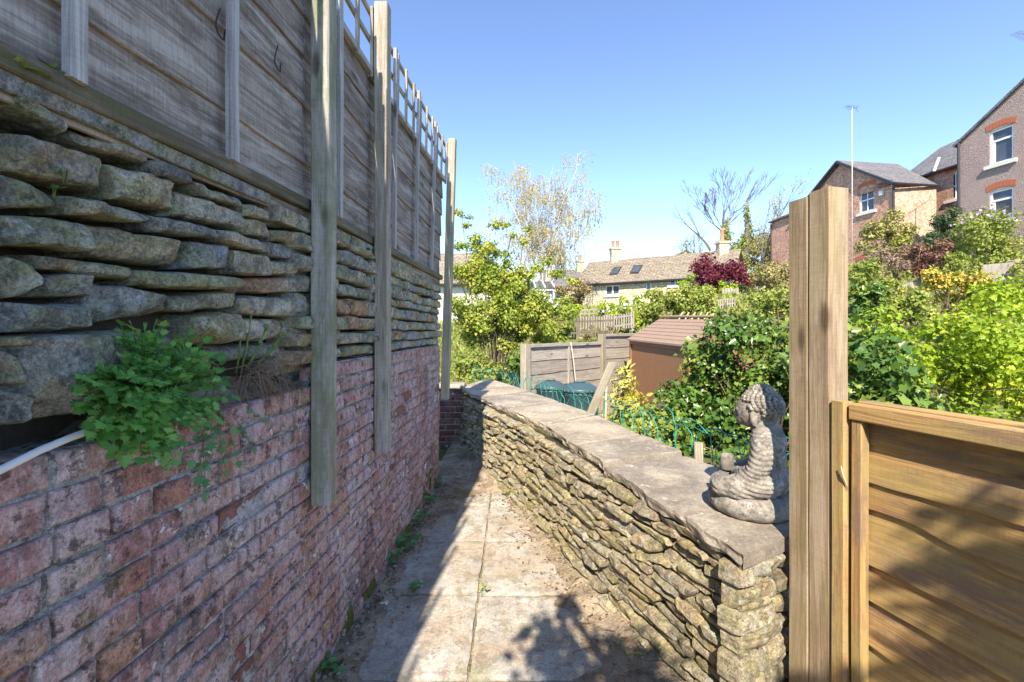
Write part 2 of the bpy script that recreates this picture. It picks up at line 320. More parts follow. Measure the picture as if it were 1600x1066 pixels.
def lathe(mb, o, prof, n=24, rnd=.5, mat=0, sx=1., sy=1.):
    o = V(o); vs, fs = [], []; m = len(prof)
    for (r, z) in prof:
        for k in range(n): a = 2*math.pi*k/n; vs.append(o+V((r*sx*math.cos(a), r*sy*math.sin(a), z)))
    for i in range(m-1):
        for k in range(n): q = (k+1) % n; fs.append((i*n+k, i*n+q, i*n+n+q, i*n+n+k))
    fs.append(tuple(range(n-1, -1, -1))); fs.append(tuple((m-1)*n+k for k in range(n)))
    mb.add(vs, fs, rnd, None, mat)
def stone(mb, q, mapf, depth, back=.06, n=(9, 7), k=.45, p=.014, amp=.006, fr=22., rnd=None, tilt=.006, edge=.004, mat=0, cuts=0):
    """a rough block: q = four corners (u, z) top left, top right, bottom right, bottom left; mapf(u, off, z) places it"""
    r = rng.random() if rnd is None else rnd; na, nb = n; vs, fs = [], []; sd = rng.random()*90
    tx, ty = rng.uniform(-tilt, tilt), rng.uniform(-tilt, tilt)
    hl = max(.004, (abs(q[1][0]-q[0][0])+abs(q[2][0]-q[3][0]))/4); hh = max(.004, (abs(q[0][1]-q[3][1])+abs(q[1][1]-q[2][1]))/4); rr = p
    mu = sum(c[0] for c in q)/4; mz = sum(c[1] for c in q)/4; pl = []
    for _ in range(cuts):
        a = rng.uniform(0, 6.283); f = rng.uniform(.25, .8); sl = rng.uniform(.25, 1.1); pl.append((math.cos(a), math.sin(a), f, sl))
    def line(m, h):
        e = min(.6, rr/h); return [-1., -1., -1+e*.3]+[(-1+e)+2*(1-e)*i/(m-1) for i in range(m)]+[1-e*.3, 1., 1.]
    A, B = line(na, hl), line(nb, hh); NA, NB = len(A), len(B)
    for j, b in enumerate(B):
        for i, a in enumerate(A):
            rim = i in (0, NA-1) or j in (0, NB-1)
            x = a*math.sqrt(1-b*b*k/2); y = b*math.sqrt(1-a*a*k/2); s, t = (x+1)/2, (1-y)/2
            u = (q[0][0]*(1-s)+q[1][0]*s)*(1-t)+(q[3][0]*(1-s)+q[2][0]*s)*t
            z = (q[0][1]*(1-s)+q[1][1]*s)*(1-t)+(q[3][1]*(1-s)+q[2][1]*s)*t
            da = min(1., (1-abs(a))*hl/rr); db = min(1., (1-abs(b))*hh/rr); pr = math.sqrt(max(0., 1-(1-da)**2))*math.sqrt(max(0., 1-(1-db)**2))
            if rim: off = -back
            else: off = depth*(.12+.88*pr)+a*tx+b*ty+amp*fbm(u*fr+sd, z*fr, sd, 5)-sum(max(0., (ca*(u-mu)/hl+sa*(z-mz)/hh-f))*sl*min(hl, hh) for ca, sa, f, sl in pl)*.8
            u += edge*(n3(z*26+sd, u*9, 3.1)+.5*n3(z*70+sd, u*30, 1.7)); z += edge*(n3(u*22+sd, z*9, 8.7)+.5*n3(u*65+sd, z*30, 2.2))
            vs.append(mapf(u, off, z))
    for j in range(NB-1):
        for i in range(NA-1): a = j*NA+i; fs.append((a, a+1, a+1+NA, a+NA))
    mb.add(vs, fs, r, None, mat)

SHAPES = {
 'oval': ([(0, 0, 0), (.3, .5, .5), (.72, .38, .4), (1, 0, 0), (.72, -.38, .4), (.3, -.5, .5)], [(0, 3, 2, 1), (0, 5, 4, 3)]),
 'slim': ([(0, 0, 0), (.45, .5, .5), (1, 0, -.2), (.45, -.5, .5)], [(0, 2, 1), (0, 3, 2)]),
 'ivy': ([(0, 0, 0), (-.12, .38, .3), (.22, .36, .3), (.42, .58, .5), (.6, .25, .2), (1, 0, -.2), (.6, -.25, .2), (.42, -.58, .5), (.22, -.36, .3), (-.12, -.38, .3)],
         [(0, 5, 4, 3, 2, 1), (0, 9, 8, 7, 6, 5)]),
 'lobed': ([(0, 0, 0), (.12, .30, .2), (.30, .55, .4), (.42, .24, .2), (.62, .46, .3), (.68, .17, .1), (1, 0, -.1), (.68, -.17, .1), (.62, -.46, .3), (.42, -.24, .2), (.30, -.55, .4), (.12, -.30, .2)],
           [(0, 6, 5, 4, 3, 2, 1), (0, 11, 10, 9, 8, 7, 6)]),
}
def leaf_mesh(name, P, D, N, L, W, rnd, mat, parent=None, shape='oval', fold=.35):
    P = np.asarray(P, float); D = np.asarray(D, float); N = np.asarray(N, float); n = len(P)
    D = D/np.maximum(np.linalg.norm(D, axis=1, keepdims=True), 1e-9); S = np.cross(N, D); S = S/np.maximum(np.linalg.norm(S, axis=1, keepdims=True), 1e-9); U = np.cross(D, S)
    L = np.broadcast_to(np.asarray(L, float), n)[:, None]; W = np.broadcast_to(np.asarray(W, float), n)[:, None]
    tp, fc = SHAPES[shape]; k = len(tp); vs = np.empty((n, k, 3))
    for j, (a, b, c) in enumerate(tp): vs[:, j] = P+D*L*a+S*W*b+U*W*c*fold
    o3 = ORG.get(parent.name, V((0, 0, 0))) if parent else V((0, 0, 0))
    vs = vs.reshape(-1, 3)-np.array(o3); base = np.arange(n)*k
    loops = np.concatenate([np.add.outer(base, np.array(f)) for f in fc], axis=1).ravel()
    tot = np.tile(np.array([len(f) for f in fc]), n); st = np.concatenate([[0], np.cumsum(tot)[:-1]])
    me = bpy.data.meshes.new(name); me.vertices.add(n*k); me.vertices.foreach_set('co', vs.astype(np.float32).ravel())
    me.loops.add(len(loops)); me.loops.foreach_set('vertex_index', loops.astype(np.int32))
    me.polygons.add(len(tot)); me.polygons.foreach_set('loop_start', st.astype(np.int32)); me.polygons.foreach_set('loop_total', tot.astype(np.int32))
    me.update(calc_edges=True)
    me.materials.append(MT[mat]); me.attributes.new('rnd', 'FLOAT', 'POINT').data.foreach_set('value', np.repeat(np.broadcast_to(rnd, n), k).astype(np.float32))
    o = bpy.data.objects.new(name, me); COL.objects.link(o)
    if parent: o.parent = parent
    ORG[o.name] = o3
    return o
def unit(n): a = nrng.normal(size=(n, 3)); return a/np.linalg.norm(a, axis=1, keepdims=True)
def crown(clumps, n, inner=.45, up=.35):
    """points and outward normals spread through a set of ellipsoid clumps (centre, radii)"""
    wt = np.array([c[1][0]*c[1][1]+c[1][1]*c[1][2]+c[1][0]*c[1][2] for c in clumps]); idx = nrng.choice(len(clumps), n, p=wt/wt.sum())
    C = np.array([tuple(c[0]) for c in clumps])[idx]; Rr = np.array([tuple(c[1]) for c in clumps])[idx]; d = unit(n)
    rad = 1-(1-inner)*nrng.random(n)**1.6; rad *= 1+.12*nrng.normal(size=n)
    P = C+d*Rr*rad[:, None]; N = d+np.array([0, 0, up])+.55*unit(n)
    return P, N/np.linalg.norm(N, axis=1, keepdims=True), idx
def sub_clumps(c, rad, k, r, seed, flat=1.):
    """break one rough volume into k lumps near its surface"""
    q = random.Random(seed); out = []
    for _ in range(k):
        d = V((q.gauss(0, 1), q.gauss(0, 1), q.gauss(0, 1))).normalized(); f = q.uniform(.35, .95)
        s = r*q.uniform(.5, 1.4); out.append((V(c)+V((d.x*rad[0], d.y*rad[1], d.z*rad[2]))*f, (s, s, s*flat)))
    return out
def shrub(name, label, cat, base, clumps, n, L, W, mat, shape='oval', stem='twig', r0=.02, group=None, inner=.4, tone=None, part='foliage', stems=1., droop=0.):
    base = V(base); t = thing(name, label, cat, base, group)
    P, N, idx = crown(clumps, n, inner); D = unit(n)-N*.2; D[:, 2] -= droop
    lum = nrng.random(len(clumps))[idx]*.55+nrng.random(n)*.45
    leaf_mesh(part, P, D, N, L*(_k := .45+1.1*nrng.random(n)**1.4), W*_k*(.8+.4*nrng.random(n)), lum if tone is None else np.clip(lum*tone[1]+tone[0], 0, 1), mat, t, shape)
    if stems:
        mb = MB(); q = random.Random(len(name)*7+int(base.x*100))
        for (c, rr) in clumps:
            if q.random() > stems: continue
            c = V(c); b = base+V((q.uniform(-.1, .1), q.uniform(-.1, .1), -.05)); mid = b.lerp(c, .5)+V((q.uniform(-.12, .12), q.uniform(-.12, .12), q.uniform(0, .15)))*(c-b).length*.5
            tube(mb, [b, b.lerp(mid, .5), mid, mid.lerp(c, .55), c], [r0, r0*.8, r0*.65, r0*.45, r0*.25], 5)
            for _ in range(4):
                e = c+V((q.gauss(0, 1)*rr[0], q.gauss(0, 1)*rr[1], q.gauss(0, 1)*rr[2]))*.6
                tube(mb, [mid.lerp(c, .5), c.lerp(e, .4)+V((0, 0, .02)), e], [r0*.4, r0*.28, r0*.12], 4)
        mb.build('branches', stem, t, True)
    return t
# ---------------------------------------------------------------- the ground
CP = [(-.3, 0, -.16), (-.3, 3, -.16), (.3, -4, -.16), (.2, 4.5, -.16), (-.3, -2, -.16), (1.2, 0, -.1), (1.6, 2.6, .42), (1.3, 3.6, .40), (.9, 4.9, .3), (-.2, 7.4, .2), (2, 6, -.15), (2.5, 9, -.25), (.6, 8, -.2), (-1.5, 7.5, .35), (-3, 9, .7),
      (4, 5, .15), (6, 7, .7), (2.5, 12, .95), (0, 13, .9), (6, 12, 1.75), (10, 12, 2.5), (3, 18, 1.7), (-4, 16, 1.2), (9, 20, 2.9), (14, 18, 3.7), (20, 20, 4.5), (17, 24, 4.7), (24, 30, 5.2), (5, 28, 2.7), (8, 34, 3.0),
      (-6, 28, 2.0), (0, 40, 2.8), (14, 40, 4.2), (30, 44, 7), (-30, 40, 3), (0, 90, 4), (60, 60, 10), (-60, 90, 5), (4, 0, -.1), (10, 0, .4), (5, -10, 0), (-5, -10, 1.2), (0, -30, 0), (-30, 0, 2), (40, 0, 4)]
FACE = [(.86, 1.45), (.83, 1.62), (.716, 1.957), (.54, 2.4), (.34, 3.0), (.20, 3.5), (.0, 4.1), (-.23, 4.63), (-.43, 5.2), (-.66, 5.86)]   # foot of the curved wall
def face_x(y):
    if y <= FACE[0][1]: return FACE[0][0]+(FACE[0][1]-y)*.3
    for (a, b), (c, d) in zip(FACE, FACE[1:]):
        if b <= y <= d: return a+(c-a)*(y-b)/(d-b)
    return FACE[-1][0]
CPA = np.array(CP)
def gz(x, y):
    d = (CPA[:, 0]-x)**2+(CPA[:, 1]-y)**2+.05; w = d**-1.5
    return float((w*CPA[:, 2]).sum()/w.sum())
def land(x, y):
    if x < -1.32+.042*y and -6 < y < 4.4: return 2.03
    if x < -1.0+.042*y and y < 4.6: return -.16
    if 0 < y < 5.7 and x < face_x(y)+.22: return -.16
    return gz(x, y)+.03*n3(x*1.3, y*1.3)
xs = sorted(set([-900, -400, -200, -90, -50, -30, -20, -14, -10, -7, -5, -4, -3, -2.4, -2]+[round(-1.8+.12*i, 3) for i in range(40)]+[3+.4*i for i in range(30)]+[15.5+i*1.2 for i in range(16)]+[36, 42, 50, 65, 90, 200, 400, 900]))
ys = sorted(set([-900, -300, -100, -40, -20, -12, -8]+[round(-6+.4*i, 3) for i in range(60)]+[18.5+i for i in range(26)]+[46, 50, 58, 70, 90, 150, 300, 900]))
mb = MB(); nx = len(xs)
mb.add([(x, y, land(x, y)) for y in ys for x in xs], [(j*nx+i, j*nx+i+1, j*nx+nx+i+1, j*nx+nx+i) for j in range(len(ys)-1) for i in range(nx-1)])
kind(mb.build('ground', 'terrain', None, True), 'structure')

WX = -.905                                           # the left wall runs along x = WX + .042 y
def W(u, off, z): return (WX+off+.042*u, u, z)
def wpx(px, py, off=0.):                             # photo pixel to (u, z) on the left wall's face
    Y = (WX+off)/((px-CX)/F-.042); return Y, EYE+(HY-py)/F*Y
# soil and dirt of the alley: one fine sheet, rising over the slabs' edges
def soil_z(x, y):
    lx = x-(WX+.042*y); e = .05*n3(x*3, y*3, 2)+.03*n3(x*9, y*9, 5)
    z = -.010
    rise = max(0., min(1., (x-.20+2.2*e+.10*math.sin(y*2.1))/.22)); z += rise*.034
    rise2 = max(0., min(1., (.17-lx+1.2*e)/.10)); z += rise2*.034
    rise3 = max(0., min(1., (y-4.0+(x+.2)*-1.6+3*e)/.5)); z = max(z, -.010+rise3*.036)
    far = max(0., min(1., (face_x(max(y, 1.5))-x)/.15)); z += (1-far)*.025*(1 if y > 1.5 else 0)
    if y > 4.6: z += min(.06, (y-4.6)*.04)
    return z+.007*fbm(x*7, y*7, 1)+.0035*fbm(x*30, y*30, 4)
mb = MB(); sx = [-1.0+.02*i for i in range(106)]; sy = [-.6+.04*i for i in range(42)]+[1.1+.02*i for i in range(246)]
nx = len(sx); vs = []
for y in sy:
    for x in sx: X = x+.042*y; vs.append((X, y, soil_z(X, y)))
fs = []
for j in range(len(sy)-1):
    for i in range(nx-1):
        X = sx[i]+.042*sy[j]
        if X < face_x(sy[j])+.12: fs.append((j*nx+i, j*nx+i+1, j*nx+nx+i+1, j*nx+nx+i))
mb.add(vs, fs); kind(mb.build('soil_ground', 'soil', None, True), 'structure')
# paving slabs of the path
mb = MB()
def slab(x0, x1, y0, y1, z, tx=0., ty=0.):
    r = rng.random(); nxx, nyy = 26, 26; vs = []; g = .006
    A = [0]+[i/nxx for i in range(nxx+1)]+[1]; B = [0]+[i/nyy for i in range(nyy+1)]+[1]
    for j, b in enumerate(B):
        for i, a in enumerate(A):
            rim = i in (0, len(A)-1) or j in (0, len(B)-1)
            x = x0+g+(x1-x0-2*g)*a; y = y0+g+(y1-y0-2*g)*b; ed = min(a, 1-a, b, 1-b)
            x += .006*n3(y*14, x*5, r*9) if ed < .04 else 0; y += .006*n3(x*14, y*5, r*9+4) if ed < .04 else 0
            zz = z+tx*(a-.5)+ty*(b-.5)+.0015*fbm(x*12, y*12, r*20)-(.005 if ed == 0 else 0)-(.004*max(0, n3(x*20, y*20, 9)) if ed < .05 else 0)
            vs.append((x, y, zz-.06 if rim else zz))
    k = len(A); mb.add(vs, [(j*k+i, j*k+i+1, j*k+k+i+1, j*k+k+i) for j in range(len(B)-1) for i in range(k-1)], r)
JX = -.19
for i, (y0, y1) in enumerate([(-.62, .02), (.02, .66), (.66, 1.30), (1.30, 1.945), (1.945, 2.575), (2.575, 3.22), (3.22, 3.86), (3.86, 4.5)]):
    slab(JX-.61, JX, y0, y1, .002+.006*(i % 2), .006, .004*(-1)**i)
    slab(JX+.002, JX+.60, y0, y1, .0, -.008, -.003*(-1)**i)
kind(mb.build('path', 'slab', None, False), 'structure')

AX, UP, OUT = V((.042, 1, 0)).normalized(), V((0, 0, 1)), V((1, -.042, 0)).normalized()
def wp(u, off, z): return V(W(u, off, z))
# ---------------------------------------------------------------- left brick wall
root = thing('brick_wall', 'weathered pink brick retaining wall below the grey stonework, along the path', 'wall', (WX, 2, 0))
mb = MB(); mm = MB(); UA, UB = -3.2, 4.47; CH = .075
def in_gap(u, z): return False
for i in range(-1, 18):
    z0 = i*CH+.005
    hdr = (i % 4 == 2); u = UA-rng.random()*.2
    while u < UB:
        ln = .1125 if (hdr or rng.random() < .12) else .225
        ln *= rng.uniform(.97, 1.03); a, b = u+.006, min(u+ln-.006, UB); u += ln
        if b < UA+.02 or b-a < .03: continue
        zt = z0+CH-.011
        lim = 1.275 if b < 1.88 else 1.36
        if zt > lim: continue
        rr = rng.random(); dep = rng.uniform(-.002, .006)-(.012 if rr > .955 else 0)
        j = lambda: rng.uniform(-.0022, .0022)
        fine = .3 < a < 3.2
        stone(mb, [(a+j(), zt+j()), (b+j(), zt+j()), (b+j(), z0+j()), (a+j(), z0+j())], W, dep+.006, .05, (6, 4) if fine else (3, 2), .03, .0045 if rr < .955 else .012, .0026 if rr < .955 else .008, 30., rr, .002, .0025)
mb.build('bricks', 'brick', root, True)
vs, fs = [], []; nu, nz = 380, 74
for k in range(nz+1):
    for i in range(nu+1):
        u = UA+(UB-UA)*i/nu; top = 1.262+.09*max(0., min(1., (u-1.86)*14)); z = -.12+(top+.12)*k/nz
        vs.append(W(u, -.003+.007*fbm(u*8, z*11, 3)+.0045*fbm(u*42, z*42, 8), z))
k1 = nu+1; fs = [(k*k1+i, k*k1+i+1, k*k1+k1+i+1, k*k1+k1+i) for k in range(nz) for i in range(nu)]
mm.add(vs, fs)
vs = []; na = 10
for k in range(na+1):                                # ledge on top, and the wall's end
    for i in range(nu+1):
        u = UA+(UB-UA)*i/nu; top = 1.262+.09*max(0., min(1., (u-1.86)*14)); vs.append(W(u, -.008-.2*k/na, top+.004+(.012*fbm(u*11, k*.7, 6) if k else 0)))
mm.add(vs, [(k*k1+i, k*k1+i+1, k*k1+k1+i+1, k*k1+k1+i) for k in range(na) for i in range(nu)])
box(mm, (WX+.042*4.46-.4, 4.38, -.12), (WX+.042*4.46-.012, 4.465, 1.9)); box(mm, (WX-.9, UA, -.1), (WX-.26, UA+.1, 1.8))
mm.build('mortar_bed', 'mortar', root, True)
# ---------------------------------------------------------------- left dry-stone wall above it
root = thing('dry_stone_wall', 'mossy grey dry-stone wall above the pink brickwork, under the board fence', 'wall', (WX, 2, 1.27))
mb = MB()
Q = '''-10,135 82,183 93,217 -10,167|101,193 212,238 208,256 101,221|-10,202 142,243 161,307 -10,268|154,250 252,282 253,334 163,312|212,246 284,269 284,291 220,277
285,279 363,310 363,326 298,307|254,293 362,331 368,362 254,339|364,316 404,327 404,345 364,339|370,338 407,345 413,376 366,365|405,328 447,339 456,360 407,353|413,358 463,365 465,385 414,378
456,345 490,352 490,362 457,361|466,361 490,365 490,388 466,385|-10,268 55,298 66,328 -10,328|66,302 205,328 213,351 70,336|212,330 312,354 320,375 212,363|316,355 403,377 406,401 322,379
-10,331 108,344 118,396 -10,386|109,343 266,376 271,421 118,401|273,375 335,382 345,425 273,421|345,389 401,398 403,432 350,431|405,377 482,388 482,412 407,402|403,403 446,411 447,431 404,430|448,411 485,415 485,431 448,431
42,396 197,414 184,438 45,424|-10,396 35,408 42,453 -10,469|45,431 124,426 123,466 38,467|124,436 240,458 253,490 118,513|188,420 289,425 291,454 190,450|289,426 360,432 349,454 293,454|250,459 351,454 351,484 254,489
358,436 435,432 435,458 356,462|437,432 482,432 482,458 435,458|-10,472 117,474 100,516 -10,526|352,462 466,463 467,499 350,492|468,458 488,458 488,497 469,497|285,491 354,486 361,536 286,541|357,496 432,498 433,531 361,535
434,499 487,498 487,522 434,531|338,539 452,533 452,561 345,565|454,525 487,523 487,550 454,553|432,557 487,551 487,577 425,594|-10,527 4,527 5,545 -10,545|-10,545 27,560 22,602 -10,603|-10,606 12,618 8,664 -10,666
186,515 284,520 286,575 186,590|288,545 336,545 340,590 290,600|186,592 270,588 280,648 190,655'''.replace('\n', '|').split('|')
OF = -.055
for q in Q:
    c = [tuple(map(float, p.split(','))) for p in q.split()]
    uz = [wpx(x, y, OF) for x, y in c]; mu = sum(p[0] for p in uz)/4; mz = sum(p[1] for p in uz)/4
    uz = [(p[0]-math.copysign(min(.0035, abs(p[0]-mu)*.3), p[0]-mu), p[1]-math.copysign(.003, p[1]-mz)) for p in uz]; rot = rng.uniform(-.11, .11)
    back = c[0][1] > 505 and c[0][0] > 100
    stone(mb, uz, lambda u, o, z: W(u, o+OF-(.05 if back else 0)+(u-mu)*rot, z), rng.uniform(.025, .065), .1, (22, 14), .10, rng.uniform(.004, .008), .012, 13., None, .008, .006, 0, 4)
uz = [wpx(*p, OF) for p in ((8, 526), (184, 517), (183, 622), (10, 671))]                     # the big squared block stands proud
stone(mb, uz, lambda u, o, z: W(u, o+OF, z), .075, .1, (26, 22), .05, .008, .010, 8., .55, .008, .005, 0, 3)
def coursed(u0, u1, z0, z1, hmin, hmax, lmin, lmax, off, n=(10, 8)):
    z = z0; k = 0
    while z < z1-.015:
        h = min(rng.uniform(hmin, hmax), z1-z); h = z1-z if z1-z-h < .03 else h; u = u0-rng.random()*.1
        wv = lambda u, z: z+.010*n3(u*3.1, z*4, k)
        while u < u1:
            l = rng.uniform(lmin, lmax); a, b = max(u, u0)+.004, min(u+l, u1)-.004; u += l
            if b-a < .025: continue
            hh = h*rng.uniform(.78, .97); j = lambda: rng.uniform(-.006, .006)
            stone(mb, [(a+j(), wv(a, z)+hh+j()), (b+j(), wv(b, z)+hh+j()), (b+j(), wv(b, z)+.002), (a+j(), wv(a, z)+.002)], lambda u, o, z: W(u, o+off, z), rng.uniform(.015, .055), .09, n, .12, rng.uniform(.004, .008), .010, 20., None, .010, .006, 0, 3)
        z += h; k += 1
coursed(1.74, 2.62, 1.365, 1.93, .06, .10, .12, .26, -.02)
coursed(2.55, 4.46, 1.365, 1.93, .05, .085, .09, .24, -.02, (9, 7))
coursed(-3.2, .74, 1.28, 1.93, .08, .14, .16, .36, OF, (8, 6))
mb.build('stones', 'stone', root, False)
mb = MB(); vs = []; nu, nz = 120, 14
for k in range(nz+1):
    for i in range(nu+1): u = -3.2+7.6*i/nu; z = 1.2+.84*k/nz; vs.append(W(u, -.125+.015*fbm(u*6, z*6, 2), z))
k1 = nu+1; mb.add(vs, [(k*k1+i, k*k1+i+1, k*k1+k1+i+1, k*k1+k1+i) for k in range(nz) for i in range(nu)])
mb.build('earth_core', 'earth', root, True)
mb = MB()                                            # thin ledge stones right under the fence rail
for (a, b, z, h, o) in ((-1.2, -.1, 1.945, .045, .0), (-.08, .58, 1.962, .036, .01), (.60, 1.60, 1.957, .036, .012), (1.62, 1.86, 1.90, .055, .03), (1.96, 2.30, 1.935, .05, .015), (2.31, 2.62, 1.93, .055, .02), (2.66, 3.3, 1.925, .055, .02), (3.32, 3.9, 1.93, .05, .01), (3.92, 4.42, 1.925, .055, .02)):
    dz = lambda u: -.036*max(0., 1.86-u)*.8
    bar(mb, wp(a, o-.088, z-.008+h/2+dz(a)), wp(b, 0, dz(b))-wp(a, 0, dz(a)), (UP+OUT*.1).normalized(), OUT, b-a, h, .13, int(8+(b-a)*22), .003, .007)
mb.build('ledge_stones', 'stone', root, False)
# soil lying on the ledge behind the bricks
mb = MB(); vs = []
for k in range(9):
    for i in range(41): u = .98+.95*i/40; t = k/8; vs.append(W(u, -.02-.13*t, 1.268+.09*t**1.3*math.sin(math.pi*min(1, i/40*1.1))**.6+.014*fbm(u*16, t*3, 3)))
mb.add(vs, [(k*41+i, k*41+i+1, k*41+42+i, k*41+41+i) for k in range(8) for i in range(40)])
kind(mb.build('ledge_soil', 'soil', None, True), 'structure')

# ---------------------------------------------------------------- board fence on the left wall: three posts, panels with trellis
AX, UP, OUT = V((.042, 1, 0)).normalized(), V((0, 0, 1)), V((1, -.042, 0)).normalized()
def wp(u, off, z): return V(W(u, off, z))
for (u, ztop, zbot, lean, mat, lab) in ((1.872, 3.46, .79, 0, 'wood_green', 'thick square fence post with a green algae stained foot, nearest on the left wall'),
                                        (2.615, 3.36, .803, 0, 'wood_brown', 'dark brown square fence post between the green stained post and the wall end'),
                                        (4.50, 3.376, .81, .075, 'wood_pale', 'slightly leaning fence post at the far end of the brick wall'),
                                        (.02, 3.4, .8, 0, 'wood_brown', 'square fence post beside the camera at the near end of the board fence')):
    if u < 1: u = -2.0
    mb = MB(); bt, tp = wp(u, .052, zbot), wp(u, .052+lean, ztop)
    bar(mb, bt, tp-bt, AX, OUT, (tp-bt).length, .078, .076, 26, .005, .003)
    o = mb.build('fence_post', mat); rebase(o, bt); tag(o, lab, 'fence post', 'posts of the board fence')
def panel(u0, u1, lab, battens, lean=0., trellis=True, seed=1, drop=0.):
    root = thing('board_fence', lab, 'board fence', wp((u0+u1)/2, 0, 2.0), 'bays of the board fence')
    L = u1-u0; q = random.Random(seed)
    def T(u, off, z): return wp(u, off+lean*max(0, z-1.2)/2.1*max(0., (u-u0)/L), z-drop*max(0., u1-u))
    mb = MB()
    zs = [1.962, 2.20, 2.44, 2.64, 2.81, 2.985]+([] if trellis else [3.17, 3.34])
    for i in range(len(zs)-1):
        a, b = zs[i]-.018, zs[i+1]+.012; ph = q.random()*20
        s0, s1 = T(u0, -.037, (a+b)/2), T(u1, -.037, (a+b)/2)
        up = (T((u0+u1)/2, -.0435, b)-T((u0+u1)/2, -.0305, a)).normalized(); ax = (s1-s0).normalized(); ou = ax.cross(up)*-1
        bar(mb, s0, s1-s0, up, ou, (s1-s0).length, b-a, .013, 30, .002, .0015, lambda l, ph=ph: .010*n3(l*2.2+ph, 4)+.006*n3(l*9+ph, 6), None, 0)
    mb.build('boards', 'wood_grey', root)
    for (z0, z1) in ((1.988, 2.032), (2.955, 2.99)):
        mb = MB(); s0, s1 = T(u0, -.014, (z0+z1)/2), T(u1, -.014, (z0+z1)/2); bar(mb, s0, s1-s0, UP, OUT, (s1-s0).length, z1-z0, .034, 24, .004, .003)
        mb.build('rail', 'wood_rail' if z0 < 2.5 else 'wood_batten', root)
    for u in battens:
        mb = MB(); s0, s1 = T(u, .006, 2.025), T(u, .006, 3.33); bar(mb, s0, s1-s0, AX, OUT, (s1-s0).length, .036, .022, 16, .002, .002)
        mb.build('batten', 'wood_batten', root)
    if trellis:
        mb = MB(); n = max(2, int(L/.168)); 
        for i in range(n):
            u = u0+.06+(L-.08)*i/(n-1); s0, s1 = T(u, .000, 2.935), T(u, .000, 3.335)
            if min([abs(u-b) for b in battens]+[9]) > .05: bar(mb, s0, s1-s0, AX, OUT, (s1-s0).length, .024, .016, 4, .001, .001)
        for z in (3.155, 3.315):
            s0, s1 = T(u0, -.018, z), T(u1, -.018, z); bar(mb, s0, s1-s0, UP, OUT, (s1-s0).length, .026, .016, 10, .001, .001)
        mb.build('trellis', 'wood_brown', root)
    return root
panel(-3.2, -2.005, 'grey board fence panel nearest the camera, out along the left wall', [-2.6], 0, False, 11)
panel(-1.995, 1.869, 'large grey board fence panel at the near end, showing its broad rough boards', [-1.5, -1.0, -.5, -.05, .43, .897, 1.37], 0, False, 3, .036)
panel(1.875, 2.611, 'narrow grey board fence panel between two square posts', [2.14], 0, True, 4)
panel(2.618, 4.492, 'far grey board fence panel with a row of open trellis above it', [2.97, 3.50, 4.02], .075, True, 5)
mb = MB()                                            # bent wires hanging on the boards
for (px, py, s, lab) in ((432, 92, 1.3, 'small rusty hook of bent wire hanging from the middle of the large board panel'), (342, 38, 1.25, 'curved rusty wire hanging beside a batten near the top')):
    mb = MB(); u, z = wpx(px, py, -.02); pts = []
    for i in range(13): a = 1.9+i*.36; pts.append(wp(u+.016*s*math.cos(a)*(.5 if s > 1.4 else 1), -.012+.004*math.sin(i), z+.036*s*math.sin(a)))
    tube(mb, pts, .0023, 6); o = mb.build('wire_hook', 'rust', None, True); rebase(o, wp(u, -.02, z)); tag(o, lab, 'hook')

# ---------------------------------------------------------------- curved dry-stone wall with coping on the right of the path
root = thing('garden_wall', 'curved buff dry-stone wall with flat coping, on the right of the path', 'wall', (.3, 3, 0))
PL = [V((x, y, 0)) for x, y in FACE[1:]]; SEG = [(b-a).length for a, b in zip(PL, PL[1:])]; TOT = sum(SEG)
CN = []
for i in range(len(PL)):
    t = (PL[min(i+1, len(PL)-1)]-PL[max(i-1, 0)]).normalized(); CN.append(V((-t.y, t.x, 0)))
def CW(s, off, z):
    s = max(-.02, min(TOT+.02, s)); k = 0; r = s
    while k < len(SEG)-1 and r > SEG[k]: r -= SEG[k]; k += 1
    f = r/SEG[k]; p = PL[k]+(PL[k+1]-PL[k])*f; n = (CN[k]*(1-f)+CN[k+1]*f).normalized()
    return tuple(p+n*(off-.05*z)+V((0, 0, z)))
mb = MB(); z = -.03; k = 0
def wav(s, z): return .016*n3(s*2.3, z*5, 1)+.010*n3(s*6, z*7, 4)
while z < .655:
    h = rng.uniform(.034, .060); h = .665-z if .665-z-h < .025 else h; s = -rng.random()*.1
    while s < TOT:
        l = rng.uniform(.10, .28)*(1.2 if rng.random() < .3 else .9); a, b = s+.004, min(s+l, TOT)-.004; s += l
        if b-a < .025 or b < .01: continue
        a = max(a, -.018); near = a < 3.6; hh = h*rng.uniform(.80, 1.02); sk = rng.uniform(-.014, .014); sl = rng.uniform(-.010, .006)
        stone(mb, [(a+sk, z+hh+wav(a, z)-sl), (b+sk*.5, z+hh+wav(b, z)+sl), (b-sk, z+wav(b, z)+sl), (a-sk, z+wav(a, z)-sl)], CW, rng.uniform(.010, .055), .07, (11, 7) if near else (7, 5), .20, rng.uniform(.003, .007), .006, 24., None, .012, .006, 0, 2)
    z += h; k += 1
